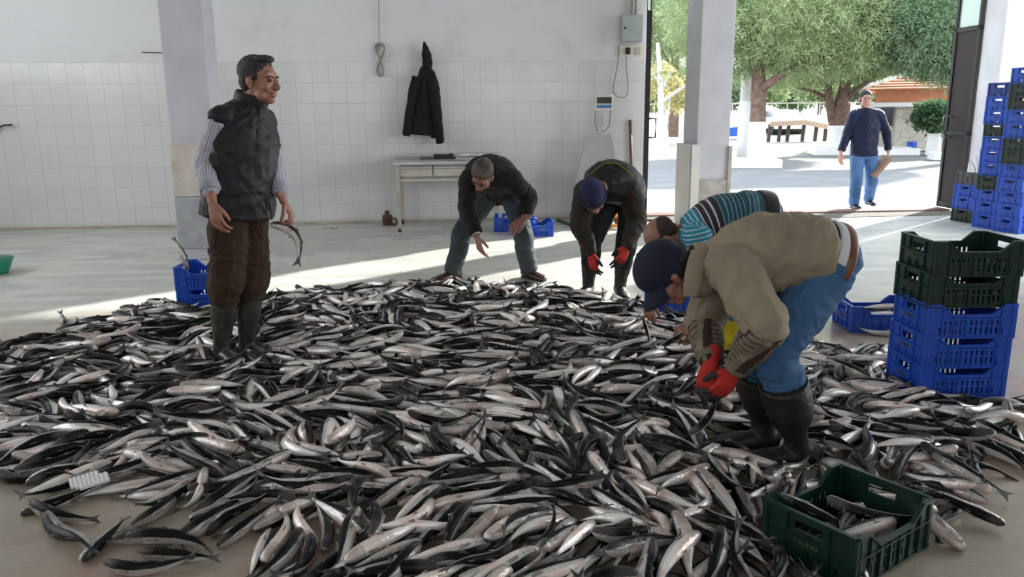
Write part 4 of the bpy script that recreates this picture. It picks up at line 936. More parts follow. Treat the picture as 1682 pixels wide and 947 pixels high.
a = ontable(730, 261); b = B(); b.box((a[0], a[1], TZ+.018), (.27, .14, .034), bev=.01); b.box((a[0]-.01, a[1], TZ+.045), (.24, .11, .025), bev=.008); b.box((a[0]+.08, a[1], TZ+.062), (.05, .07, .012), bev=.004)
tag(b.build('document_case', 'blackleather'), 'black leather case lying on the steel table', 'case')
a = ontable(777, 257); bd = Body()
for k in range(9): bd.ball(v3(a[0]+.16*math.cos(k*1.9)*.8, a[1]+.05*math.sin(k*2.3), TZ+.010+.006*(k % 3)), (.055, .04, .012))
me = bd.fuse(.008, 1); dress(me, Body().tube([a, a+v3(.1, 0, 0)], [.05, .05], (0, 1, 0)), .006, 20, 20); tag(link('plastic_bag', me, 'stillwhite', None, True), 'crumpled pale plastic bag at the right end of the table', 'bag')
a = G(637, 369); b = B(); b.box((a[0], a[1]-.03, .065), (.12, .10, .13), bev=.012); b.tube([(a[0], a[1]-.03, .13), (a[0], a[1]-.03, .15), (a[0], a[1]-.03, .165), (a[0], a[1]-.03, .185)], [.045, .026, .030, .032], 12)
w_ = b.build('iron_weight', 'rust', smooth=False); tag(w_, 'rusty square scale weight on the floor left of the table', 'weight')
a = G(646, 370); b = B(); b.tube([(a[0]+.055*math.cos(q*PI/4), a[1]-.03, .055+.045*math.sin(q*PI/4)) for q in range(9)], .012, 8); b.bb((a[0]-.03, a[1]-.06, 0), (a[0]+.03, a[1], .03)); tag(b.build('iron_ring_handle', 'rust'), 'small rusty ring handle beside the square scale weight', 'handle')

# coat on the wall
YC = WY-.10
q = lambda x, y, dy=0.: atY(x, y, YC+dy)
bd = Body(); SD = v3(1, 0, 0)
bd.tube([q(697, 70), q(699, 82), q(702, 98), q(701, 114)], [(.012, .02), (.040, .045), (.060, .055), (.050, .05)], SD, tid=0)
bd.tube([q(699, 110), q(698, 128), q(697, 160), q(696, 190), q(694, 221)], [(.055, .05), (.095, .06), (.13, .06), (.155, .055), (.185, .05)], SD, tid=1, flat=True)
bd.tube([q(708, 118), q(712, 140), q(714, 180), q(716, 226)], [(.05, .05), (.07, .05), (.075, .045), (.07, .04)], SD, tid=1, flat=True)
co_ = bd
me = co_.fuse(.008, 2); dress(me, co_, .012, 3, 6, 3)
t = link('raincoat', me, 'blackcoat', None, True); tag(t, 'black hooded coat hanging on the tiled wall', 'coat')
b1 = Body(); b1.tube([q(684, 126, -.03), q(677, 160, -.04), q(671, 195, -.03), q(667, 223, -.02)], [.055, .058, .05, .045], SD, tid=2, flat=True); me = b1.fuse(.008, 2); dress(me, b1, .010, 6, 6, 2); link('sleeve', me, 'blackcoat', t, True)
b1 = Body(); b1.tube([q(709, 128, -.04), q(715, 165, -.05), q(720, 205, -.04), q(723, 235, -.03)], [.055, .062, .058, .05], SD, tid=2, flat=True); me = b1.fuse(.008, 2); dress(me, b1, .010, 6, 6, 5); link('sleeve', me, 'blackcoat', t, True)
for (xa, ya) in ((709, 119), (713, 139)):
    b1 = Body(); b1.tube([q(xa-8, ya-3, -.05), q(xa, ya-2, -.055), q(xa+3, ya+4, -.05)], [(.035, .012), (.03, .012), (.012, .01)], (0, 0, 1)); link('storm_flap', b1.fuse(.006, 1), 'blackcoat', t, True)
# rope and its wire
th_ = np.linspace(0, 2*PI, 60); rc = lambda x, y, d=0.: Vector(atY(x, y, WY-.03-d))
b = B()
for k in range(3):
    pts = [rc(624+(8.2-k*.8)*math.sin(2*t_)*(.75+.25*math.cos(t_))+k*.8, 98-(27-k)*math.cos(t_)+k, .012*k+.01*math.sin(t_*2)) for t_ in th_]; b.tube(pts, .0085, 8)
tag(b.build('coiled_rope', 'rope', smooth=True), 'pale rope looped in a figure eight on the wall', 'rope')
tag(B().tube([rc(622, -8), rc(622.5, 70)], .0035, 6).build('hanging_wire', 'greyp'), 'thin wire running down the wall to the coiled rope', 'wire')
tag(B().tube([atY(233, 86, WY-.01), atY(276, 87, WY-.01)], .006, 6).build('cable_stub', 'greyp'), 'short dark cable stub on the wall left of the pillar', 'cable')
b = B(); a0, a1 = atY(-6, 212, WY-.02), atY(20, 205, WY-.05); b.tube([a0, (a0+a1)/2+v3(0, -.02, .02), a1], .012, 8); b.box(a0, (.05, .03, .08)); tag(b.build('wall_hook', 'rust'), 'rusty iron hook on the tiles at the left edge', 'hook')

# the platform scale
sx_, sy_ = 2.02, 10.08
s = empty('platform_scale', (sx_, sy_, 0)); tag(s, 'platform scale with tall grey sheet back and digital display', 'scale')
def onS(px, py, dy=0.): a = atY(px, py, sy_+dy); return (a[0]-sx_, dy, a[2])
tl, tr_, bl_, br_ = onS(963, 220), onS(1003, 220), onS(938, 330), onS(1024, 330)
b = B(); b.prism([(bl_[0], bl_[2]), (br_[0], br_[2]), (tr_[0], tr_[2]), (tl[0], tl[2])], -.012, .012, Matrix(((1, 0, 0, 0), (0, 0, 1, 0), (0, 1, 0, 0), (0, 0, 0, 1)))); b.build('sheet_back', 'greypaint', s)
pm = onS(987, 182); B().bb((pm[0]-.030, .02, .1), (pm[0]+.030, .06, pm[2])).build('column', 'steel', s)
B().box((.0, -.10, .16), (.62, .52, .035), bev=.006).build('platform', 'steel', s)
b = B().box((.0, -.10, .10), (.56, .46, .06), bev=.006)
for x_ in (-.24, .24):
    for y_ in (-.28, .10): b.tube([(x_, y_, 0), (x_, y_, .08)], .022, 10)
b.build('base', 'greypaint', s)
a, c = onS(976, 157), onS(1005, 180); d_ = B().bb((a[0], -.07, c[2]), (c[0], .03, a[2]), bev=.012).build('display_housing', 'cream', s)
B().bb((a[0]+.02, -.076, c[2]+.075), (c[0]-.02, -.069, a[2]-.02)).build('screen', 'lcd', d_)
B().bb((a[0]+.02, -.076, c[2]+.02), (c[0]-.02, -.069, c[2]+.06)).build('keypad', 'keys', d_)
b = B(); p0 = onS(1003, 180); p1 = onS(1001, 205); p2 = onS(995, 214); b.tube([p0, p1, p2, onS(991, 216)], .005, 6); b.tube([onS(978, 182), onS(977, 200), onS(981, 216)], .005, 6); b.build('cable', 'greyp', s)
a = G(944, 352); tag(B().box((a[0], a[1]+.02, .20), (.10, .30, .40), bev=.01).box((a[0], a[1]-.1, .42), (.13, .10, .05), bev=.008).build('metal_cabinet', 'steel'), 'low grey metal box standing left of the platform scale', 'box')
# broom handle
a = G(1038, 357); e = atY(1035, 197, WY-.03); tag(B().tube([(a[0], a[1]-.05, 0), e], .019, 10).build('wooden_pole', 'wood', smooth=True), 'reddish wooden pole leaning on the wall right of the scale', 'pole')
a, c = G(915, 363), G(953, 376); tag(B().tube([(a[0], a[1], .02), (c[0], c[1], .02)], .019, 10).build('metal_pole', 'greenpole', smooth=True), 'dark green pole lying on the floor by the wall', 'pole')
a, c = G(1046, 364), G(1073, 363); tag(B().tube([(a[0], a[1], .015), (c[0], c[1], .015)], .012, 8).build('thin_rod', 'darkwood'), 'thin dark rod lying on the floor by the door edge', 'rod')
# orange wooden stand
a = G(1003, 374); o_ = empty('wooden_trestle', (a[0], a[1]-.0, 0)); tag(o_, 'low orange painted wooden trestle behind the man in the knitted cap', 'trestle')
rot = Matrix.Rotation(R(28), 3, 'X'); B().box((.02, .10, .20), (.50, .30, .022), rot).build('board', 'orangewood', o_)
for x_ in (-.17, .12): B().box((x_, -.05, .09), (.055, .05, .18)).build('leg', 'wood', o_); B().box((x_, .16, .10), (.055, .05, .20)).build('leg', 'wood', o_)
B().box((-.03, -.05, .035), (.34, .04, .03)).build('crossbar', 'orangewood', o_)
# electrical box
a, c = atY(1022, 24, WY-.16), atY(1056, 68, WY-.16); ex, ez = (a[0]+c[0])/2, (a[2]+c[2])/2; ew, eh = c[0]-a[0], a[2]-c[2]
e_ = empty('electrical_box', (ex, WY, ez)); tag(e_, 'grey green electrical box on the wall beside the doorway', 'electrical box')
B().bb((-ew/2, -.15, -eh/2), (ew/2, 0, eh/2), bev=.006).build('housing', 'greypaint', e_); d_ = B().bb((-ew/2+.006, -.165, -eh/2+.01), (ew/2-.004, -.151, eh/2-.008), bev=.004).build('door', 'boxgrey', e_)
B().box((-ew/2+.04, -.172, 0), (.018, .014, .03), bev=.003).build('latch', 'blackmetal', d_)
b = B()
for x_ in (.01, .06): b.tube([(x_, -.05, eh/2), (x_+.005, -.05, eh/2+.25), (x_-.01, -.05, eh/2+.8)], .016, 8)
b.build('conduit', 'rope', e_)
a = atY(1038, 84, WY-.02); s_ = empty('socket_plate', (a[0], WY, a[2])); tag(s_, 'dirty cream socket plate with a black plug below the electrical box', 'socket')
B().bb((-.17, -.03, -.075), (.17, 0, .075), bev=.005).build('plate', 'cream', s_); B().box((-.06, -.05, .0), (.06, .045, .085), bev=.008).build('plug', 'rubber', s_)
B().box((.07, -.035, 0), (.07, .012, .09), bev=.003).build('outlet', 'steel2', s_)
cb = [rc(1029, 92), rc(1028.5, 110), rc(1031, 135), rc(1031, 152), rc(1025, 160), rc(1014, 158), rc(1007, 148), rc(1012, 120), rc(1016, 95), rc(1017, 75)]
tag(B().tube([Vector(x) for x in cat_rom([tuple(c_) for c_ in cb], 6)], .0045, 6).build('power_cable', 'greyp', smooth=True), 'thin looped power cable hanging from the black plug', 'cable')
# the left door leaf, folded out and seen edge on
A0 = v3(DX0+.03, WY+.27, 0); dirv = nrm(v3(A0[0]+.02, A0[1], 0)); leaf('door_2', (A0[0]+.03, A0[1]+.02, 0), math.atan2(dirv[1], dirv[0])-.05, 1.3, .04, 3.25, 2.5, 'doorpanel', False)
# green basin at the left edge, foam scrap among the fish
a = G(-14, 449); b = B(); b.tube([(a[0], a[1], 0), (a[0], a[1], .03), (a[0], a[1], .13), (a[0], a[1], .14)], [.13, .15, .19, .20], 24); tag(b.build('plastic_basin', mat('bright_green_plastic', (.02, .26, .16), .4), smooth=True), 'green plastic basin at the left edge of the floor', 'basin')

# ================================================================ outside
def foliage(name, blobs, ntuft, nneedle, ln, wd, m, parent, droop=.1, seed=1, clump=.30):
    g = np.random.default_rng(seed); bl = np.array(blobs, float); vol = (bl[:, 3]*bl[:, 4]*bl[:, 5])**(2/3); pr = vol/vol.sum()
    k = g.choice(len(bl), ntuft, p=pr); d = g.normal(size=(ntuft, 3)); d /= np.linalg.norm(d, axis=1)[:, None]
    rad = g.uniform(.55, 1.03, ntuft)**.6; c = bl[k, :3]+d*bl[k, 3:6]*rad[:, None]
    nn = ntuft*nneedle; cc = np.repeat(c, nneedle, 0)+g.normal(size=(nn, 3))*clump*.35; dd = np.repeat(d, nneedle, 0)*.8+g.normal(size=(nn, 3))*.75+np.array([0, 0, -droop]); dd /= np.linalg.norm(dd, axis=1)[:, None]
    sd_ = np.cross(dd, g.normal(size=(nn, 3))); sd_ /= np.linalg.norm(sd_, axis=1)[:, None]; L_ = ln*g.uniform(.6, 1.2, nn)[:, None]
    V = np.stack([cc-sd_*wd, cc+sd_*wd, cc+dd*L_*.6+sd_*wd*.9, cc+dd*L_, cc+dd*L_*.6-sd_*wd*.9], 1).reshape(-1, 3)
    F = (np.arange(nn)[:, None]*5+np.arange(5)[None]); me = bpy.data.meshes.new('fo')
    me.vertices.add(len(V)); me.vertices.foreach_set('co', V.astype(np.float32).ravel()); me.loops.add(nn*5); me.loops.foreach_set('vertex_index', F.astype(np.int32).ravel())
    me.polygons.add(nn); me.polygons.foreach_set('loop_start', (np.arange(nn)*5).astype(np.int32)); me.polygons.foreach_set('loop_total', np.full(nn, 5, np.int32)); me.update(); me.validate()
    return link(name, me, m, parent)
def tree(base, D, white_y, trunk, branches, blobs, label, cat='tree', fm='pine', n=2600, nn=16, ln=.16, wd=.010, name='pine_tree', seed=1, white=True, bark='bark'):
    """trunk, branches: pixel paths with radii at distance D; blobs: px, py, depth offset, radii in metres"""
    r = empty(name, tuple(base)); tag(r, label, cat); r.location = (base[0], base[1], -.03); L = lambda x, y, dd=0.: at(x, y, D+dd)-v3(*r.location)
    P = [L(x, y) for x, y, _ in trunk]; P[0][2] = -.05; rr = [q_[2] for q_ in trunk]; zw = L(trunk[0][0], white_y)[2]
    C = cat_rom([(*p_, r_) for p_, r_ in zip(P, rr)], 6)
    B().tube([tuple(c[:3]) for c in C], [c[3] for c in C], 12).build('trunk', bark, r, True)
    if white:
        W_ = [c for c in C if c[2] < zw]; e_ = W_[-1].copy(); e_[2] = zw; W_.append(e_)
        B().tube([tuple(c[:3]) for c in W_], [c[3]+.012 for c in W_], 12).build('whitewash', 'white', r, True)['label'] = 'whitewashed foot of the trunk'
    for br in branches:
        Q = cat_rom([(*L(x, y, dd), r_) for x, y, dd, r_ in br], 5); B().tube([tuple(c[:3]) for c in Q], [c[3] for c in Q], 8).build('branch', bark, r, True)
    bb_ = [(*L(x, y, dd), a_, b_, c_) for x, y, dd, a_, b_, c_ in blobs]
    foliage('foliage', bb_, n, nn, ln, wd, fm, r, seed=seed); return r
g = G(1243, 264); DT = float(np.dot(g, HD))
tree(g, DT, 200, [(1243, 264, .26), (1243, 225, .24), (1245, 190, .22), (1246, 150, .20), (1245, 110, .17), (1240, 60, .12), (1236, 0, .08)],
     [[(1248, 150, 0, .13), (1262, 138, -.3, .11), (1292, 118, -.5, .09), (1340, 98, -.6, .06), (1400, 80, -.6, .03)], [(1245, 120, 0, .10), (1225, 90, .2, .07), (1205, 60, .4, .04)], [(1244, 100, 0, .1), (1280, 60, -.3, .07), (1330, 20, -.4, .04)]],
     [(1240, 20, 0, 2.0, 2, 1.3), (1330, 10, -.3, 2.0, 2, 1.2), (1400, 40, -.5, 1.0, 1.5, .9), (1300, 75, -.2, 1.6, 1.5, .55), (1390, 88, -.4, .9, 1, .5), (1225, 85, .5, .9, 1.2, .55), (1160, 25, .5, 1.3, 1.5, 1.1), (1270, -60, 0, 3, 2.5, 1.5), (1210, 118, .3, .45, .6, .28), (1335, 112, -.3, 1.2, .8, .25)],
     'large bright green pine with a whitewashed trunk forking just beyond the pillar', n=5200, seed=2)
g = G(1376, 250); D2_ = float(np.dot(g, HD))
tree(g, D2_, 206, [(1376, 250, .36), (1376, 225, .33), (1377, 205, .30), (1382, 170, .24), (1388, 140, .18), (1392, 100, .12)],
     [[(1374, 212, 0, .2), (1366, 190, 0, .16), (1361, 150, 0, .13), (1358, 110, .2, .09)], [(1384, 168, 0, .12), (1410, 145, -.3, .08), (1440, 128, -.5, .05), (1475, 118, -.6, .03)], [(1383, 160, 0, .1), (1405, 150, .3, .07), (1425, 130, .3, .04)], [(1362, 165, 0, .09), (1335, 150, .2, .06), (1310, 145, .3, .04)]],
     [(1370, 60, 0, 2.1, 2, 1.4), (1440, 40, 0, 1.7, 2, 1.6), (1420, 95, -.3, 1.1, 1.2, .7), (1350, 110, .3, 1.5, 1.2, .45), (1300, 122, .3, 1.3, 1, .40)],
     'second green pine with two dark stems rising from a whitewashed foot', n=4400, seed=5)
g = G(1560, 246); D3_ = D2_+3
D3_ = D2_-5; tree(at(1592, 250, D3_)*v3(1, 1, 0), D3_, 230, [(1592, 246, .3), (1590, 180, .26), (1580, 100, .2), (1570, 20, .12)], [[(1585, 110, 0, .12), (1560, 60, -.2, .08), (1530, 30, -.3, .05)]],
     [(1540, 20, 0, 2.0, 2, 1.7), (1575, 70, 0, 1.5, 1.4, 1.1), (1505, 55, .3, 1.1, 1.2, 1.0), (1510, 0, 0, 1.4, 1.4, 1.3), (1545, 105, .3, .8, .8, .35)],
     'darker pine whose crown hangs over the tiled roof beside the door leaf', fm='pine2', n=4600, seed=8, white=False)
g = G(1092, 246); D4_ = float(np.dot(g, HD))
tree(g, D4_, 190, [(1092, 246, .16), (1090, 215, .15), (1087, 185, .14), (1085, 150, .12), (1083, 110, .09), (1080, 70, .06)],
     [[(1086, 170, 0, .09), (1100, 158, -.2, .07), (1120, 145, -.3, .05), (1140, 130, -.3, .03)], [(1086, 150, 0, .07), (1096, 130, .2, .05), (1105, 110, .2, .03)], [(1100, 158, 0, .05), (1098, 185, -.1, .035), (1095, 205, -.2, .02)], [(1085, 140, 0, .06), (1072, 120, .2, .04)]],
     [(1090, 150, .6, 1.4, .6, .55), (1115, 165, .8, .6, .6, .4), (1080, 125, .5, .7, .6, .5)],
     'pale barked tree with thin yellow leaves seen between door edge and pillar', fm='yleaf', n=260, nn=9, ln=.11, wd=.035, name='leafy_tree', seed=3, bark='concrete')
g = G(1110, 238); D5_ = float(np.dot(g, HD))
tree(g, D5_, 225, [(1105, 240, .25), (1108, 160, .22), (1110, 60, .15)], [[(1108, 120, 0, .1), (1085, 80, 0, .05)]],
     [(1085, 40, 0, 1.6, 1.5, 1.5), (1120, 20, 0, 2.0, 1.5, 1.7), (1110, 90, 0, 1.2, 1, .9), (1080, 5, 0, 1.5, 1.5, 1.2)], 'fresh green pine filling the gap above the yellow leaved tree', n=3000, seed=12)
# whitewashed pole
a = G(1219, 256); zz = atY(1219, 165, a[1])[2]; o_ = empty('utility_pole', (a[0], a[1], -.03)); tag(o_, 'round utility pole painted white below, standing left of the forked pine', 'pole')
B().tube([(0, 0, 0), (0, 0, 6.5)], [.17, .13], 16).build('shaft', 'concrete', o_, True); B().tube([(0, 0, 0), (0, 0, zz)], [.185, .175], 16).build('white_band', 'white', o_, True)
# low white kerbs round the trees
for (xa, xb, yy, lb) in ((1196, 1284, 275, 'low white kerb round the foot of the forked pine'), (1338, 1510, 254, 'long low white kerb in front of the stone house'), (1532, 1562, 262, 'short white kerb block by the door leaf')):
    a, c = G(xa, yy), G(xb, yy); mid = (a+c)/2; ln_ = np.linalg.norm(c-a); ang = math.atan2(c[1]-a[1], c[0]-a[0])
    b = B(); dp = min(1.2, ln_*.8)
    for s_ in (0, 1): b.box((0, s_*dp, .09), (ln_, .16, .22), bev=.02)
    for s_ in (-1, 1): b.box((s_*(ln_/2-.08), dp/2, .09), (.16, dp, .22), bev=.02)
    o_ = b.build('concrete_kerb', 'white'); o_.location = (mid[0], mid[1], 0); o_.rotation_euler = (0, 0, ang); tag(o_, lb, 'kerb')
# stone house with tiled roof
HBY = G(1480, 247)[1]; hx0, hx1 = atY(1466, 247, HBY)[0], atY(1640, 247, HBY)[0]; hz = atY(1500, 172, HBY)[2]
o_ = empty('stone_house', (hx0, HBY, 0), R(-31)); hx1 = hx0+6.5; tag(o_, 'single storey house of crazy stonework with terracotta tiled roof', 'house'); ox, oy = o_.location.x, o_.location.y
B().bb((hx0-ox, HBY-oy, 0), (hx1-ox, HBY-oy+6, hz)).build('wall', 'stone', o_)
xw = hx0-1.2; B().bb((xw-ox, HBY+2-oy, 0), (hx0-ox, HBY+6-oy, hz)).build('wall', 'concrete', o_)
B().bb((-.55, 1.93, hz-.75), (-.12, 1.99, hz-.1)).build('window', 'carglass', o_)
B().bb((hx0-ox-1.0, HBY-oy-.45, hz-.06), (hx1-ox+.4, HBY-oy+6.4, hz+.08)).build('cornice', 'white', o_)
ez0 = hz+.08; ez1 = ez0+.42; rz_ = atY(1500, 112, HBY+3)[2]
B().bb((hx0-ox-.7, HBY-oy-.2, ez0), (hx1-ox+.2, HBY-oy+6.2, ez1)).build('fascia', 'tiles', o_)
bm = bmesh.new(); X0, X1, Y0_, Y1_ = hx0-ox-1.2, hx1-ox+.5, HBY-oy-.6, HBY-oy+6.6; 
def roof_face(A, Bp, Cc, Dd, rows=9):
    """tile courses stepped down the slope from ridge (Dd-Cc) to eaves (A-Bp)"""
    A, Bp, Cc, Dd = map(np.array, (A, Bp, Cc, Dd)); nr = np.cross(Bp-A, Dd-A); nr = nrm(nr)*.05
    if nr[2] < 0: nr = -nr
    for i in range(rows):
        t0, t1 = i/rows, (i+1)/rows; P = [A+(Dd-A)*t0+nr, Bp+(Cc-Bp)*t0+nr, Bp+(Cc-Bp)*t1, A+(Dd-A)*t1, A+(Dd-A)*t0, Bp+(Cc-Bp)*t0]
        v = [bm.verts.new(x) for x in P]
        try: bm.faces.new((v[0], v[1], v[2], v[3])); bm.faces.new((v[4], v[5], v[1], v[0]))
        except ValueError: pass
ym = (Y0_+Y1_)/2; r0, r1 = (X0+2.3, ym, rz_), (X1-2.6, ym, rz_)
roof_face((X0, Y0_, ez1), (X1, Y0_, ez1), r1, r0); roof_face((X0, Y1_, ez1), (X0, Y0_, ez1), r0, r0); roof_face((X1, Y0_, ez1), (X1, Y1_, ez1), r1, r1); roof_face((X1, Y1_, ez1), (X0, Y1_, ez1), r0, r1)
me = bpy.data.meshes.new('roof'); bm.to_mesh(me); bm.free(); link('roof', me, 'tiles', o_)
B().tube([(X0, Y0_, ez1+.04), r0], .10, 8).tube([r0, r1], .10, 8).build('ridge_tiles', 'concrete', o_)
# planter with bush, blue basin
a = G(1532, 254); o_ = empty('planter', (a[0], a[1], 0)); tag(o_, 'white planter with a round dark green bush before the stone house', 'planter')
pw = (G(1545, 250)-G(1522, 250))[0]/2; ph = atY(1532, 219, a[1])[2]; B().tube([(0, 0, 0), (0, 0, ph)], [pw*1.25, pw*1.05], 4).build('pot', 'white', o_)
hb = atY(1530, 190, a[1])[2]; B().tube([(0, 0, ph-.05), (0, 0, hb)], .06, 8).build('stem', 'bark', o_)
foliage('leaves', [(-.1, 0, hb, .55, .5, .32), (.2, .1, hb-.15, .35, .3, .22)], 620, 9, .13, .03, 'bush', o_, seed=4)
a = G(1497, 251); b = B(); b.tube([(a[0], a[1], .0), (a[0], a[1]+.03, .2), (a[0], a[1]+.05, .36)], [.14, .17, .16], 16); tag(b.build('plastic_tub', 'bluep', smooth=True), 'round blue tub leaning by the stone house wall', 'tub')
# thatched shelter
g = G(1312, 233); SY_ = g[1]; q_ = lambda x, y, d=0.: atY(x, y, SY_+d)
o_ = empty('thatched_shelter', (q_(1312, 233)[0], SY_, 0)); tag(o_, 'low thatched shelter on dark posts beyond the pines', 'shelter'); off = v3(*o_.location)
def thatch(pp, th): 
    bm = bmesh.new(); v = [bm.verts.new(np.array(x)-off) for x in pp]; bm.faces.new(v); r_ = bmesh.ops.extrude_face_region(bm, geom=bm.faces[:]); bmesh.ops.translate(bm, vec=(0, 0, th), verts=[e for e in r_['geom'] if isinstance(e, bmesh.types.BMVert)])
    bmesh.ops.recalc_face_normals(bm, faces=bm.faces); me = bpy.data.meshes.new('th'); bm.to_mesh(me); bm.free(); return me
link('thatch_roof', thatch([q_(1265, 208), q_(1322, 205), q_(1330, 194, 2.2), q_(1282, 197, 2.2)], .22), 'thatch', o_); link('thatch_roof', thatch([q_(1322, 205, .1), q_(1363, 213, .1), q_(1352, 200, 2.2), q_(1330, 194, 2.3)], .22), 'thatch', o_)
for x_ in (1266, 1283, 1297, 1322, 1343, 1359):
    p0, p1 = q_(x_, 234)-off, q_(x_, 208)-off; B().tube([(p0[0], .3, 0), (p0[0]+.05, .3, p1[2]+.1)], .09, 8).build('post', 'darkwood', o_)
def car(x0, x1, yb, yt, lb):
    a, c = G(x0, yb), G(x1, yb); Y_ = a[1]; c = atY(x1, yb, Y_); L_ = c[0]-a[0]; h = atY(x0, yt, Y_)[2]; k = 1.
    o_ = empty('parked_car', ((a[0]+c[0])/2, Y_+2.5, 0), R(82)); tag(o_, lb, 'car'); M = Matrix(((1, 0, 0, 0), (0, 0, 1, 0), (0, 1, 0, 0), (0, 0, 0, 1)))
    pr = [(-2.1, .35), (-2.1, .75), (-1.9, .95), (-1.35, 1.0), (-.8, 1.42), (.7, 1.45), (1.4, 1.0), (2.0, .92), (2.1, .6), (2.1, .35)]
    B().prism([(x*k, z) for x, z in pr], -.8, .8, M).build('body', 'carpaint', o_)
    B().prism([(x*k, z) for x, z in [(-1.2, 1.02), (-.75, 1.36), (.65, 1.38), (1.2, 1.02)]], -.82, .82, M).build('windows', 'carglass', o_)
    for x_ in (-1.3, 1.3): B().prism([(x_*k+.33*math.cos(t_), .33+.33*math.sin(t_)) for t_ in np.linspace(0, 2*PI, 16, endpoint=False)], -.86, .86, M).build('wheels', 'rubber', o_)
car(1290, 1330, 222, 212, 'white car parked under and behind the thatched shelter')
car(1188, 1216, 219, 205, 'white car glimpsed between the right pillar and the utility pole')
a = G(1205, 228); o_ = B().prism([(-1.2, .5), (-.9, .15), (1., .15), (1.4, .75)], -.6, .6, Matrix(((1, 0, 0, a[0]), (0, 0, 1, a[1]), (0, 1, 0, 0), (0, 0, 0, 1)))).build('small_boat', 'blueboat'); tag(o_, 'small blue boat hull seen right beside the pillar', 'boat')
a = G(1097, 232); o_ = B().tube([(a[0], a[1], 0), (a[0], a[1], .75), (a[0], a[1], .85)], [.24, .26, .22], 12).build('litter_bin', mat('light_blue_plastic', (.10, .42, .62), .5)); tag(o_, 'light blue litter bin seen between door edge and pillar', 'bin')
# far white wall with railing and far trees
Yf = 52.; o_ = empty('boundary_wall', (20, Yf, 0)); tag(o_, 'long pale boundary wall with railing far across the yard', 'wall')
B().bb((-30, 0, 0), (40, .3, 1.1)).build('wall', 'white', o_); b = B()
for k in range(90): b.bb((-30+k*.75, .1, 1.1), (-29.95+k*.75, .15, 1.9))
b.bb((-30, .1, 1.85), (40, .16, 1.92)); b.build('railing', 'steel2', o_)
for k in range(12):
    px_ = 1060+k*48; c_ = at(px_, 150, 62+4*(k % 3)); o_ = empty('far_tree', (c_[0], c_[1], 0)); hgt = 4.2+1.3*((k*7) % 5)/4
    B().tube([(0, 0, 0), (0, 0, hgt*.7)], [.2, .1], 8).build('trunk', 'bark', o_)
    foliage('foliage', [(0, 0, hgt*.72, 1.9, 1.5, hgt*.30), (.9, 0, hgt*.55, 1.2, 1, hgt*.2), (-.9, 0, hgt*.6, 1.2, 1, hgt*.22)], 520, 7, .30, .07, 'pine2' if k % 2 else 'pine', o_, seed=40+k)
    tag(o_, 'distant tree in the row beyond the pale boundary wall', 'tree', 'trees beyond the boundary wall')
# parcel held by the walking man
w_ = P6p.J['wrL']; b = B(); b.box((0, 0, 0), (.05, .22, .34), bev=.006); o_ = b.build('paper_parcel', 'kraft'); cpt = w_+v3(-.015, -.03, -.20)-RT*.11; o_.location = cpt; o_.rotation_euler = (R(10), R(38), R(8)); tag(o_, 'brown paper parcel held by the man walking up outside', 'parcel')
# ================================================================ fish
def fish_arrays(L=.38, bend=0., sbend=0., nr=16, ns=12, tone=.5, plump=1.):
    """one fish: x along the body (head +), y back, z flank; returns verts, faces, uv per corner"""
    u = np.concatenate([[0], np.linspace(.03, .97, nr-2)**1.0, [1.]])
    prof = lambda u_: np.interp(u_, [0, .06, .16, .30, .45, .60, .75, .86, .94, .98, 1.], [.026, .030, .046, .072, .088, .095, .092, .081, .063, .046, .016])
    hy = prof(u)*L*plump; hz = hy*np.interp(u, [0, .1, .3, .6, .85, 1], [.38, .46, .66, .74, .84, .95]); x = (u-.5)*L
    th = np.linspace(0, 2*PI, ns, endpoint=False); V = []; UV = []
    for i in range(nr):
        for k in range(ns):
            cy, sz = math.cos(th[k]), math.sin(th[k]); belly = 1.0 if cy > 0 else 1.06
            V.append((x[i], hy[i]*cy*belly, hz[i]*sz)); UV.append((u[i], min(th[k], 2*PI-th[k])/PI))
    F = []
    for i in range(nr-1):
        for k in range(ns): F.append((i*ns+k, i*ns+(k+1) % ns, (i+1)*ns+(k+1) % ns, (i+1)*ns+k))
    F.append(tuple(range(ns))[::-1]); F.append(tuple((nr-1)*ns+k for k in range(ns)))
    return np.array(V), F, np.array(UV)
def curve_fish(V, L, bend, sbend):
    V = np.array(V, float); t = V[:, 0]/L*2
    if bend == .24:      # the limp fish drooping over a hand
        V[:, 0] += 4*.26*t*V[:, 1]*.8; V[:, 1] -= .26*L*(t*t-.3); V[:, 0] *= .93; return V
    dz = bend*L*(t*t-.3)+sbend*L*(t**3-.4*t); sl = bend*4*t+sbend*2*(3*t*t-.4)
    V[:, 0] -= sl*V[:, 2]*.8; V[:, 2] += dz; V[:, 0] *= 1-.35*bend*bend*4; return V
def fin_sheet(P, th=.0016):
    """closed thin slab from an outline in the xy plane"""
    P = np.array(P, float); k = len(P); V = np.vstack([np.c_[P, np.full(k, th)], np.c_[P, np.full(k, -th)]]); F = [tuple(range(k)), tuple(range(k, 2*k))[::-1]]
    for i in range(k): F.append((i, i+k, (i+1) % k+k, (i+1) % k))
    return V, F
def tail_pts(L): return [(-.47*L, .026*L), (-.52*L, .036*L), (-.605*L, .074*L), (-.555*L, .008*L), (-.60*L, -.070*L), (-.52*L, -.036*L), (-.47*L, -.026*L)]
def dors_pts(L): return [(.10*L, .085*L), (.075*L, .128*L), (.03*L, .112*L), (-.01*L, .080*L)]
def dors2_pts(L): return [(-.16*L, .060*L), (-.20*L, .096*L), (-.26*L, .055*L), (-.25*L, .045*L)]
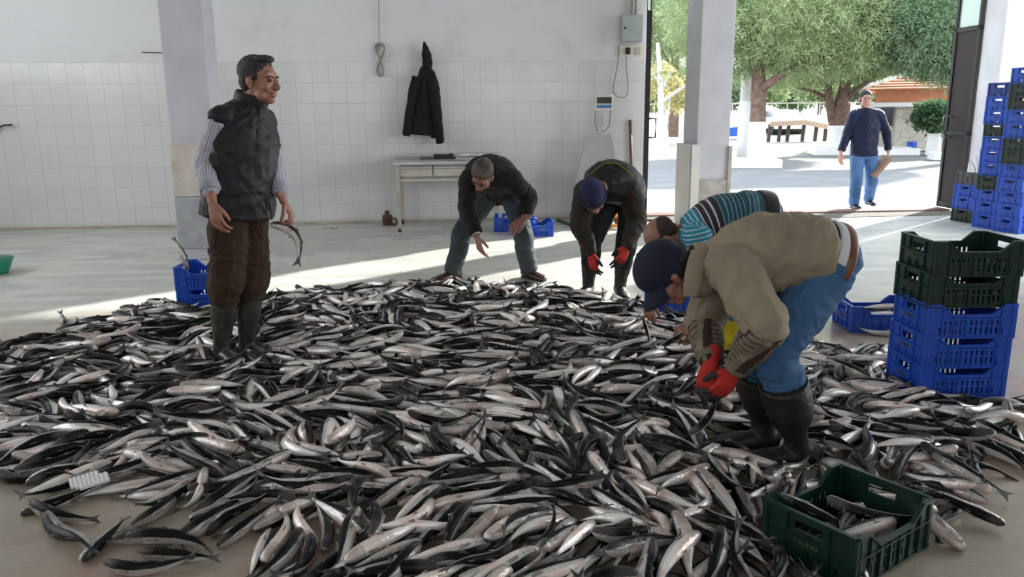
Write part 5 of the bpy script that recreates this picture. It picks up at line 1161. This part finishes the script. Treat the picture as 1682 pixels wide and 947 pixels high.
def pmesh(V, F, uv=None, tone=.5):
    me = bpy.data.meshes.new('fish'); me.from_pydata([tuple(v) for v in V], [], F)
    if uv is None: uv = np.tile([.02, .1], (len(V), 1))
    ul = me.uv_layers.new(name='UVMap'); idx = np.empty(len(me.loops), np.int32); me.loops.foreach_get('vertex_index', idx); ul.data.foreach_set('uv', np.asarray(uv, np.float32)[idx].ravel())
    set_attr(me, 'tone', np.full(len(V), tone)); me.polygons.foreach_set('use_smooth', [True]*len(me.polygons)); me.materials.append(MT['fish']); me.update(); return me
MT['finm'] = mat('grey_fish_fin', (.055, .055, .052), .4, c2=(.12, .11, .10), vs=40); MT['finpink'] = mat('pinkish_fish_fin', (.34, .25, .21), .4, c2=(.2, .16, .14), vs=40); MT['fisheye'] = mat('glossy_fish_eye', (.02, .018, .015), .08, c2=(.25, .22, .15), vs=90)
def flat(me): me.polygons.foreach_set('use_smooth', [False]*len(me.polygons)); return me
VAR = []
LV = (.255, .28, .31, .27, .295, .33)
BND = [(0, 0), (.10, 0), (-.10, .04), (.15, 0), (-.14, .05), (.05, .12), (-.05, -.10), (.17, .04), (-.19, 0), (.10, -.08), (-.12, .08), (0, .05), (.24, 0)]
for i, (bd_, sb) in enumerate(BND):
    for tn in (0.25, .8):
        L = LV[(i+int(tn > .5)*3) % 6]; V, F, UV = fish_arrays(L, nr=18, ns=14); parts = []
        for nm, pts, m_ in (('tail_fin', tail_pts(L), 'finm'), ('dorsal_fin', dors_pts(L), 'finm'), ('rear_dorsal_fin', dors2_pts(L), 'finm')):
            v, f = fin_sheet(pts); me = flat(pmesh(curve_fish(v, L, bd_, sb), f)); me.materials.clear(); me.materials.append(MT[m_]); parts.append((nm, me))
        for s_ in (1, -1):
            b = B(); b.ball((.425*L, .018*L, s_*.045*L), (.012*L*1.3, .0155*L, .006), u=10, v=6); me = b.mesh(); c = co_of(me); me.vertices.foreach_set('co', curve_fish(c, L, bd_, sb).astype(np.float32).ravel()); me.materials.append(MT['fisheye']); me.polygons.foreach_set('use_smooth', [True]*len(me.polygons)); parts.append(('eye', me))
            v, f = fin_sheet([(.27*L, .0), (.14*L, .030*L), (.12*L, -.005*L), (.25*L, -.022*L)], .0012); v = np.array(v); v[:, 2] += s_*(.062*L+(.27*L-v[:, 0])*.18); me = flat(pmesh(curve_fish(v, L, bd_, sb), f)); me.materials.clear(); me.materials.append(MT['finpink']); parts.append(('pectoral_fin', me))
        v, f = fin_sheet([(.10*L, -.085*L), (.02*L, -.135*L), (.0*L, -.09*L)]); me = flat(pmesh(curve_fish(v, L, bd_, sb), f)); me.materials.clear(); me.materials.append(MT['finpink']); parts.append(('pelvic_fin', me))
        VAR.append(dict(L=L, bend=bd_, sb=sb, body=pmesh(curve_fish(V, L, bd_, sb), F, UV, tn), parts=parts))
def place_fish(k, M, label, group=None, cat='fish', full=True):
    v = VAR[k]; o = bpy.data.objects.new('fish', v['body']); COL.objects.link(o); o.matrix_world = M; tag(o, label, cat, group)
    for nm, me in v['parts']:
        if not full and nm not in ('tail_fin', 'dorsal_fin'): continue
        c = bpy.data.objects.new(nm, me); COL.objects.link(c); c.parent = o
    return o
def fmat(pos, theta, tilt, roll):
    return Matrix.Translation(Vector(pos)) @ Matrix.Rotation(theta, 4, 'Z') @ Matrix.Rotation(-tilt, 4, 'Y') @ Matrix.Rotation(roll, 4, 'X')
def fdir(head, tail, roll, k):
    """fish laid between two world points"""
    h, t = Vector(head), Vector(tail); d = (h-t); return fmat((h+t)/2, math.atan2(d.y, d.x), math.atan2(d.z, math.hypot(d.x, d.y)), roll)

# ---- where the heap lies, and where it must leave room
HP = [(-140, 600), (20, 575), (60, 560), (110, 548), (150, 532), (230, 508), (300, 500), (345, 504), (430, 492), (520, 480), (600, 476), (650, 469), (760, 468), (850, 471), (930, 480), (1000, 492), (1050, 500), (1110, 520), (1180, 545), (1250, 565),
      (1330, 572), (1400, 588), (1450, 590), (1480, 640), (1560, 656), (1650, 664), (1680, 690), (1660, 730), (1640, 760), (1600, 800), (1560, 845), (1540, 885), (1460, 900), (1440, 960), (1300, 1100), (420, 1100), (428, 900), (400, 905), (330, 880), (300, 860), (240, 830), (150, 820), (60, 800), (-140, 790)]
HP = np.array([G(x, y)[:2] for x, y in HP])
def inside(p, poly):
    x, y = p; c = False; n = len(poly)
    for i in range(n):
        x1_, y1_ = poly[i]; x2_, y2_ = poly[(i+1) % n]
        if (y1_ > y) != (y2_ > y) and x < (x2_-x1_)*(y-y1_)/(y2_-y1_)+x1_: c = not c
    return c
KEEP = []     # discs x, y, r
for P_ in (P1p, P4p, P5p):
    for q in 'RL':
        a_, t_ = P_.J['an'+q], P_.J['to'+q]
        KEEP += [(a_[0], a_[1], .085), ((a_[0]+t_[0])/2, (a_[1]+t_[1])/2, .075), (t_[0], t_[1], .06)]
BOX = [(FC[0], FC[1], FR, CL/2+.02, CW/2+.02), (SX, SY, SR, CL/2+.02, CW/2+.02), (TRY[0], TRY[1], R(-6), CL/2+.02, CW/2+.02)]
c0 = G(295, 511); BOX.append((c0[0]+.21, c0[1]+.16, R(-3), CL/2+.02, CW/2+.02)); c0 = G(1082, 519); BOX.append((c0[0]+.2, c0[1]+.16, R(3), CL/2+.02, CW/2+.02))
def blocked(x, y):
    for a_, b_, r_ in KEEP:
        if (x-a_)**2+(y-b_)**2 < r_*r_: return True
    for a_, b_, r_, hx, hy in BOX:
        dx, dy = x-a_, y-b_; u = dx*math.cos(r_)+dy*math.sin(r_); w_ = -dx*math.sin(r_)+dy*math.cos(r_)
        if abs(u) < hx and abs(w_) < hy: return True
    return False
GS = .02; GX0, GY0 = -4.5, 1.0; GNX, GNY = 400, 320; HM = np.zeros((GNX, GNY))
def gi(x, y): return min(max(int((x-GX0)/GS), 0), GNX-1), min(max(int((y-GY0)/GS), 0), GNY-1)
sparse = np.array([G(x, y)[:2] for x, y in [(1340, 560), (1700, 600), (1700, 960), (1440, 960), (1500, 800), (1420, 700), (1340, 620)]])
FISH = []
r_ = random.Random(5)
def lay(x, y, th, k, roll, sink=.7, cap=.062):
    v = VAR[k]; L = v['L']; ts = np.linspace(-.46, .46, 9); sr, cr_ = math.sin(roll), math.cos(roll)
    lat = (v['bend']*L*(4*ts*ts-.3)+v['sb']*L*(8*ts**3-.8*ts)); ox_ = -lat*sr   # sideways drift of the bent body when rolled
    xs = x+ts*L*math.cos(th)-ox_*math.sin(th)*-1*-1; ys = y+ts*L*math.sin(th)+ox_*math.cos(th)
    for a_, b_ in zip(xs, ys):
        if blocked(a_, b_): return False
    hh = np.interp(ts+.5, [0, .15, .3, .6, .85, 1], [.028, .046, .074, .100, .084, .02])*L; ht = np.sqrt((hh*.70*cr_)**2+(hh*sr)**2)
    sup = np.array([max(HM[gi(a_, b_)], HM[gi(a_+.01, b_)], HM[gi(a_, b_+.01)]) for a_, b_ in zip(xs, ys)])
    if sup.mean() > cap: return False
    A = np.c_[np.ones(9), ts*L]; sol = np.linalg.lstsq(A, sup, rcond=None)[0]; sl = max(-.22, min(.22, sol[1]*.8))
    need = sup+ht*.9-sl*ts*L-lat*cr_; z = (np.sort(need)[-3:].mean())*(1-sink)+need.mean()*sink
    z = max(z, max((ht-sl*ts*L-lat*cr_)*.92))
    for i, (a_, b_) in enumerate(zip(xs, ys)):
        wd = math.sqrt((hh[i]*cr_)**2+(hh[i]*.7*sr)**2); nx, ny = -math.sin(th), math.cos(th)
        for w_ in (-.8, -.4, 0, .4, .8):
            for e_ in (-.012, .012):
                q_ = gi(a_+nx*wd*w_+math.cos(th)*e_, b_+ny*wd*w_+math.sin(th)*e_); top = z+sl*ts[i]*L+lat[i]*cr_+ht[i]*math.sqrt(1-w_*w_)*.92
                if top > HM[q_]: HM[q_] = top
    FISH.append((x, y, z, th, math.atan(sl), roll, k)); return True
def ori(x, y):
    a = noise.noise(Vector((x*1.1, y*1.1, 3.))); b_ = noise.noise(Vector((x*2.6, y*2.6, 9.)))
    th = a*2.6+b_*2.6
    f = max(0, min(1, (3.0-y)/.6))*max(0, 1-abs(x+.6)/1.3); th = th*(1-f)+f*(1.45+b_)
    return th
lo, hi = HP.min(0), HP.max(0); area = 0
tries = 0
while tries < 15000:
    tries += 1
    x, y = r_.uniform(max(lo[0], -3.6), hi[0]), r_.uniform(max(lo[1], 1.75), hi[1])
    if not inside((x, y), HP): continue
    if abs(x/(y+.1)) > .80: continue
    cap = .062
    e0 = HP; e1 = np.roll(HP, -1, 0); de = e1-e0; tt = np.clip(((np.array([x, y])-e0)*de).sum(1)/(de**2).sum(1), 0, 1); dist = np.hypot(*(e0+de*tt[:, None]-[x, y]).T).min(); cap = .010+min(.042, dist*.13)
    if inside((x, y), sparse): cap = .022 if r_.random() < .8 else .05
    th = ori(x, y)+r_.gauss(0, .28)+(PI if r_.random() < .5 else 0)
    t = r_.random()
    roll = (r_.choice([0, PI])+r_.gauss(0, .55)) if t < .50 else (PI/2+r_.gauss(0, .55) if t < .90 else -PI/2+r_.gauss(0, .4))
    k = r_.randrange(len(VAR)-2)
    if t < .5: k = r_.choice([0, 1, 2, 3, 4, 5, 10, 11, 12, 13, 22, 23])
    lay(x, y, th, k, roll, cap=cap)
# fish lying apart at the heap's edges (px head, px tail)
for (h, t, rl, k) in (((107, 541), (101, 520), .2, 1), ((1632, 866), (1535, 838), PI, 0), ((1545, 888), (1490, 860), .3, 2), ((1682, 712), (1600, 712), .1, 4), ((1605, 820), (1590, 765), 1.3, 6), ((1470, 610), (1400, 612), .2, 0), ((1395, 600), (1345, 585), 1.3, 3), ((1475, 553), (1420, 549), 0., 1), ((1380, 596), (1330, 590), 1.4, 5), ((1415, 640), (1360, 618), 1.2, 2),
                      ((45, 845), (150, 815), .2, 0), ((205, 890), (300, 900), 1.4, 4), ((130, 932), (205, 858), .15, 0), ((215, 900), (350, 912), 1.4, 2), ((235, 918), (345, 926), 1.5, 0), ((175, 944), (300, 938), 1.4, 3), ((50, 845), (140, 862), 1.5, 1), ((85, 872), (140, 905), .3, 5), ((1560, 800), (1500, 830), .2, 3), ((1340, 925), (1350, 935), 0, 0)):
    a_, b_ = G(*h), G(*t); c_ = (a_+b_)/2; lay(c_[0], c_[1], math.atan2(a_[1]-b_[1], a_[0]-b_[0]), (k*2) % len(VAR), rl)
print('FISH', len(FISH))
# ---- which ones show largest: splat them all into a small depth buffer
BW, BH = 420, 237; zb = np.full(BW*BH, 1e9); ib = np.full(BW*BH, -1)
allp = []; alli = []
for i, (x, y, z, th, tl, rl, k) in enumerate(FISH):
    v = VAR[k]; L = v['L']; uu = np.linspace(-.48, .48, 46); aa = np.linspace(0, 2*PI, 14, endpoint=False)
    hh = np.interp(uu+.5, [0, .06, .16, .30, .45, .60, .75, .86, .94, 1.], [.030, .032, .046, .070, .088, .096, .092, .080, .060, .012])*L
    P = np.stack([np.repeat(uu*L, 14), (hh[:, None]*np.cos(aa)).ravel(), (hh[:, None]*.68*np.sin(aa)).ravel()], 1); P = curve_fish(P, L, v['bend'], v['sb'])
    M = np.array(fmat((x, y, z), th, tl, rl)); allp.append(P@M[:3, :3].T+M[:3, 3]); alli.append(np.full(len(P), i))
P = np.vstack(allp); I = np.concatenate(alli); d_ = P-CAMP; zc = d_@FWD; px_ = ((CX+FPX*(d_@RI)/zc)*BW/1682).astype(int); py_ = ((CY-FPX*(d_@UP)/zc)*BH/947).astype(int)
ok = (px_ >= 0) & (px_ < BW) & (py_ >= 0) & (py_ < BH) & (zc > .3); idx = py_[ok]*BW+px_[ok]; zc_ = zc[ok]; I_ = I[ok]
o_ = np.argsort(-zc_); ib[idx[o_]] = I_[o_]
cnt = np.bincount(ib[ib >= 0], minlength=len(FISH)); order = np.argsort(-cnt)
NB = 268
big = set(order[:NB].tolist())
HEAPL = 'silver sided, dark backed fish lying in the heap spread over the floor'
sv, sf, suv, st_ = [], [], [], []; off_ = 0
LO = {}
for i, (x, y, z, th, tl, rl, k) in enumerate(FISH):
    M = fmat((x, y, z), th, tl, rl)
    if i in big: place_fish(k, M, HEAPL, 'fish in the heap on the floor'); continue
    if k not in LO:
        v = VAR[k]; L = v['L']; V, F, UV = fish_arrays(L, nr=11, ns=8); V = curve_fish(V, L, v['bend'], v['sb']); tv, tf = fin_sheet(tail_pts(L)); tv = curve_fish(tv, L, v['bend'], v['sb'])
        dv_, df_ = fin_sheet(dors_pts(L)); dv_ = curve_fish(dv_, L, v['bend'], v['sb'])
        n0 = len(V); n1 = n0+len(tv); LO[k] = (np.vstack([V, tv, dv_]), F+[tuple(q_+n0 for q_ in f) for f in tf]+[tuple(q_+n1 for q_ in f) for f in df_], np.vstack([UV, np.tile([.02, .1], (len(tv)+len(dv_), 1))]))
    V, F, UV = LO[k]; Mn = np.array(M); sv.append(V@Mn[:3, :3].T+Mn[:3, 3]); sf += [tuple(q_+off_ for q_ in f) for f in F]; suv.append(UV); st_.append(np.full(len(V), .2+.7*r_.random())); off_ += len(V)
me = pmesh(np.vstack(sv), sf, np.vstack(suv)); me.attributes['tone'].data.foreach_set('value', np.concatenate(st_).astype(np.float32))
o = bpy.data.objects.new('fish_heap', me); COL.objects.link(o); tag(o, 'remaining smaller showing fish of the heap spread over the floor', 'fish', None, 'stuff')

# ---- fish that are held, crated or apart
j = P1p.J; hd, tl = at(452, 353, 4.43), at(506, 424, 4.50); k = 16
def held(hp_, tp_, k, roll, label, scale=1.):
    M = fdir(hp_, tp_, roll, k); L0 = (Vector(hp_)-Vector(tp_)).length; s_ = L0/(VAR[k]['L']*1.12)*scale; return place_fish(k, M @ Matrix.Diagonal((s_, s_, s_, 1)), label)
held(hd, tl, 25, PI/2, 'limp silver fish held in the hand of the standing man in the vest')
W4 = P4p.J
held(at(1056, 520, 4.6), at(1070, 566, 4.5), 0, .3, 'silver fish held head up in the far hand of the man in the striped jersey')
held(at(1078, 574, 4.35), at(1134, 540, 4.42), 1, .2, 'silver fish dragged from the heap by the near hand of the striped jersey man')
held(at(1136, 722, 2.92), at(1186, 642, 3.02), 7, 1.2, 'dark backed fish gripped in both red gloves of the man in the khaki jacket', 1.0)
def incrate(cx, cy, rz, pts, where, base=.03):
    for q_, tp in enumerate(pts):
        dx, dy, z, th, rl, k = tp[:6]
        M = fmat((cx+dx*math.cos(rz)-dy*math.sin(rz), cy+dx*math.sin(rz)+dy*math.cos(rz), base+z), rz+th, tp[6] if len(tp) > 6 else 0, rl) ; place_fish(k, M, where[q_])
W_ = ['pale bellied fish propped against the inner corner of the foreground green crate', 'dark fish lying across the middle of the foreground green crate', 'fish with a light flank along the front of the foreground green crate',
      'short pale fish slanting up in the foreground green crate', 'dark fish under the others in the foreground green crate', 'fish at the left inside of the foreground green crate', 'fish at the bottom of the foreground green crate nearest its right side']
incrate(FC[0], FC[1], FR, [(-.04, .08, .07, 1.9, .2, 1, .20), (.0, .0, .065, .3, 1.4, 2), (-.01, -.07, .075, -.25, .4, 0), (.10, -.03, .075, 2.3, .3, 3, .12), (.03, .04, .03, .1, 1.5, 4), (-.09, -.04, .035, 1.1, .3, 5), (.07, -.08, .03, .2, 0., 0)], W_)
W_ = ['topmost pale fish in the blue crate behind the near stack', 'dark fish in the blue crate behind the near stack', 'fish along the front of the blue crate behind the near stack']
incrate(TRY[0], TRY[1], R(-6), [(.04, .02, .10, .1, .3, 0), (-.01, .05, .065, .25, 1.5, 2), (.02, -.06, .07, -.1, .2, 1)], W_)
c0 = G(295, 511); place_fish(4, fmat((c0[0]+.03, c0[1]+.10, .40), R(20), R(-74), 1.2) @ Matrix.Diagonal((.78, .78, .78, 1)), 'dark fish standing tail up in the upper crate beside the left pillar')
a_ = G(545, 378); place_fish(2, fmat((a_[0], a_[1], .018), .25, 0, .9) @ Matrix.Diagonal((.5, .5, .5, 1)), 'small brown fish lying alone on the pale floor left of the table')
a_ = G(150, 812); b = B()
for i in range(9):
    for q in range(6):
        x0_, y0_ = -.065+i*.0145, -.04+q*.0135
        if (i+q > 1) and not (i > 6 and q > 3): b.bb((x0_, y0_, 0), (x0_+.0095, y0_+.0135, .012)); b.bb((x0_+.0095, y0_, 0), (x0_+.0145, y0_+.006, .012))
o = b.build('foam_sheet', 'stillwhite'); o.location = (a_[0], a_[1], .055); o.rotation_euler = (R(12), R(-6), R(28)); tag(o, 'white pitted foam scrap lying among the fish at the lower left', 'foam')
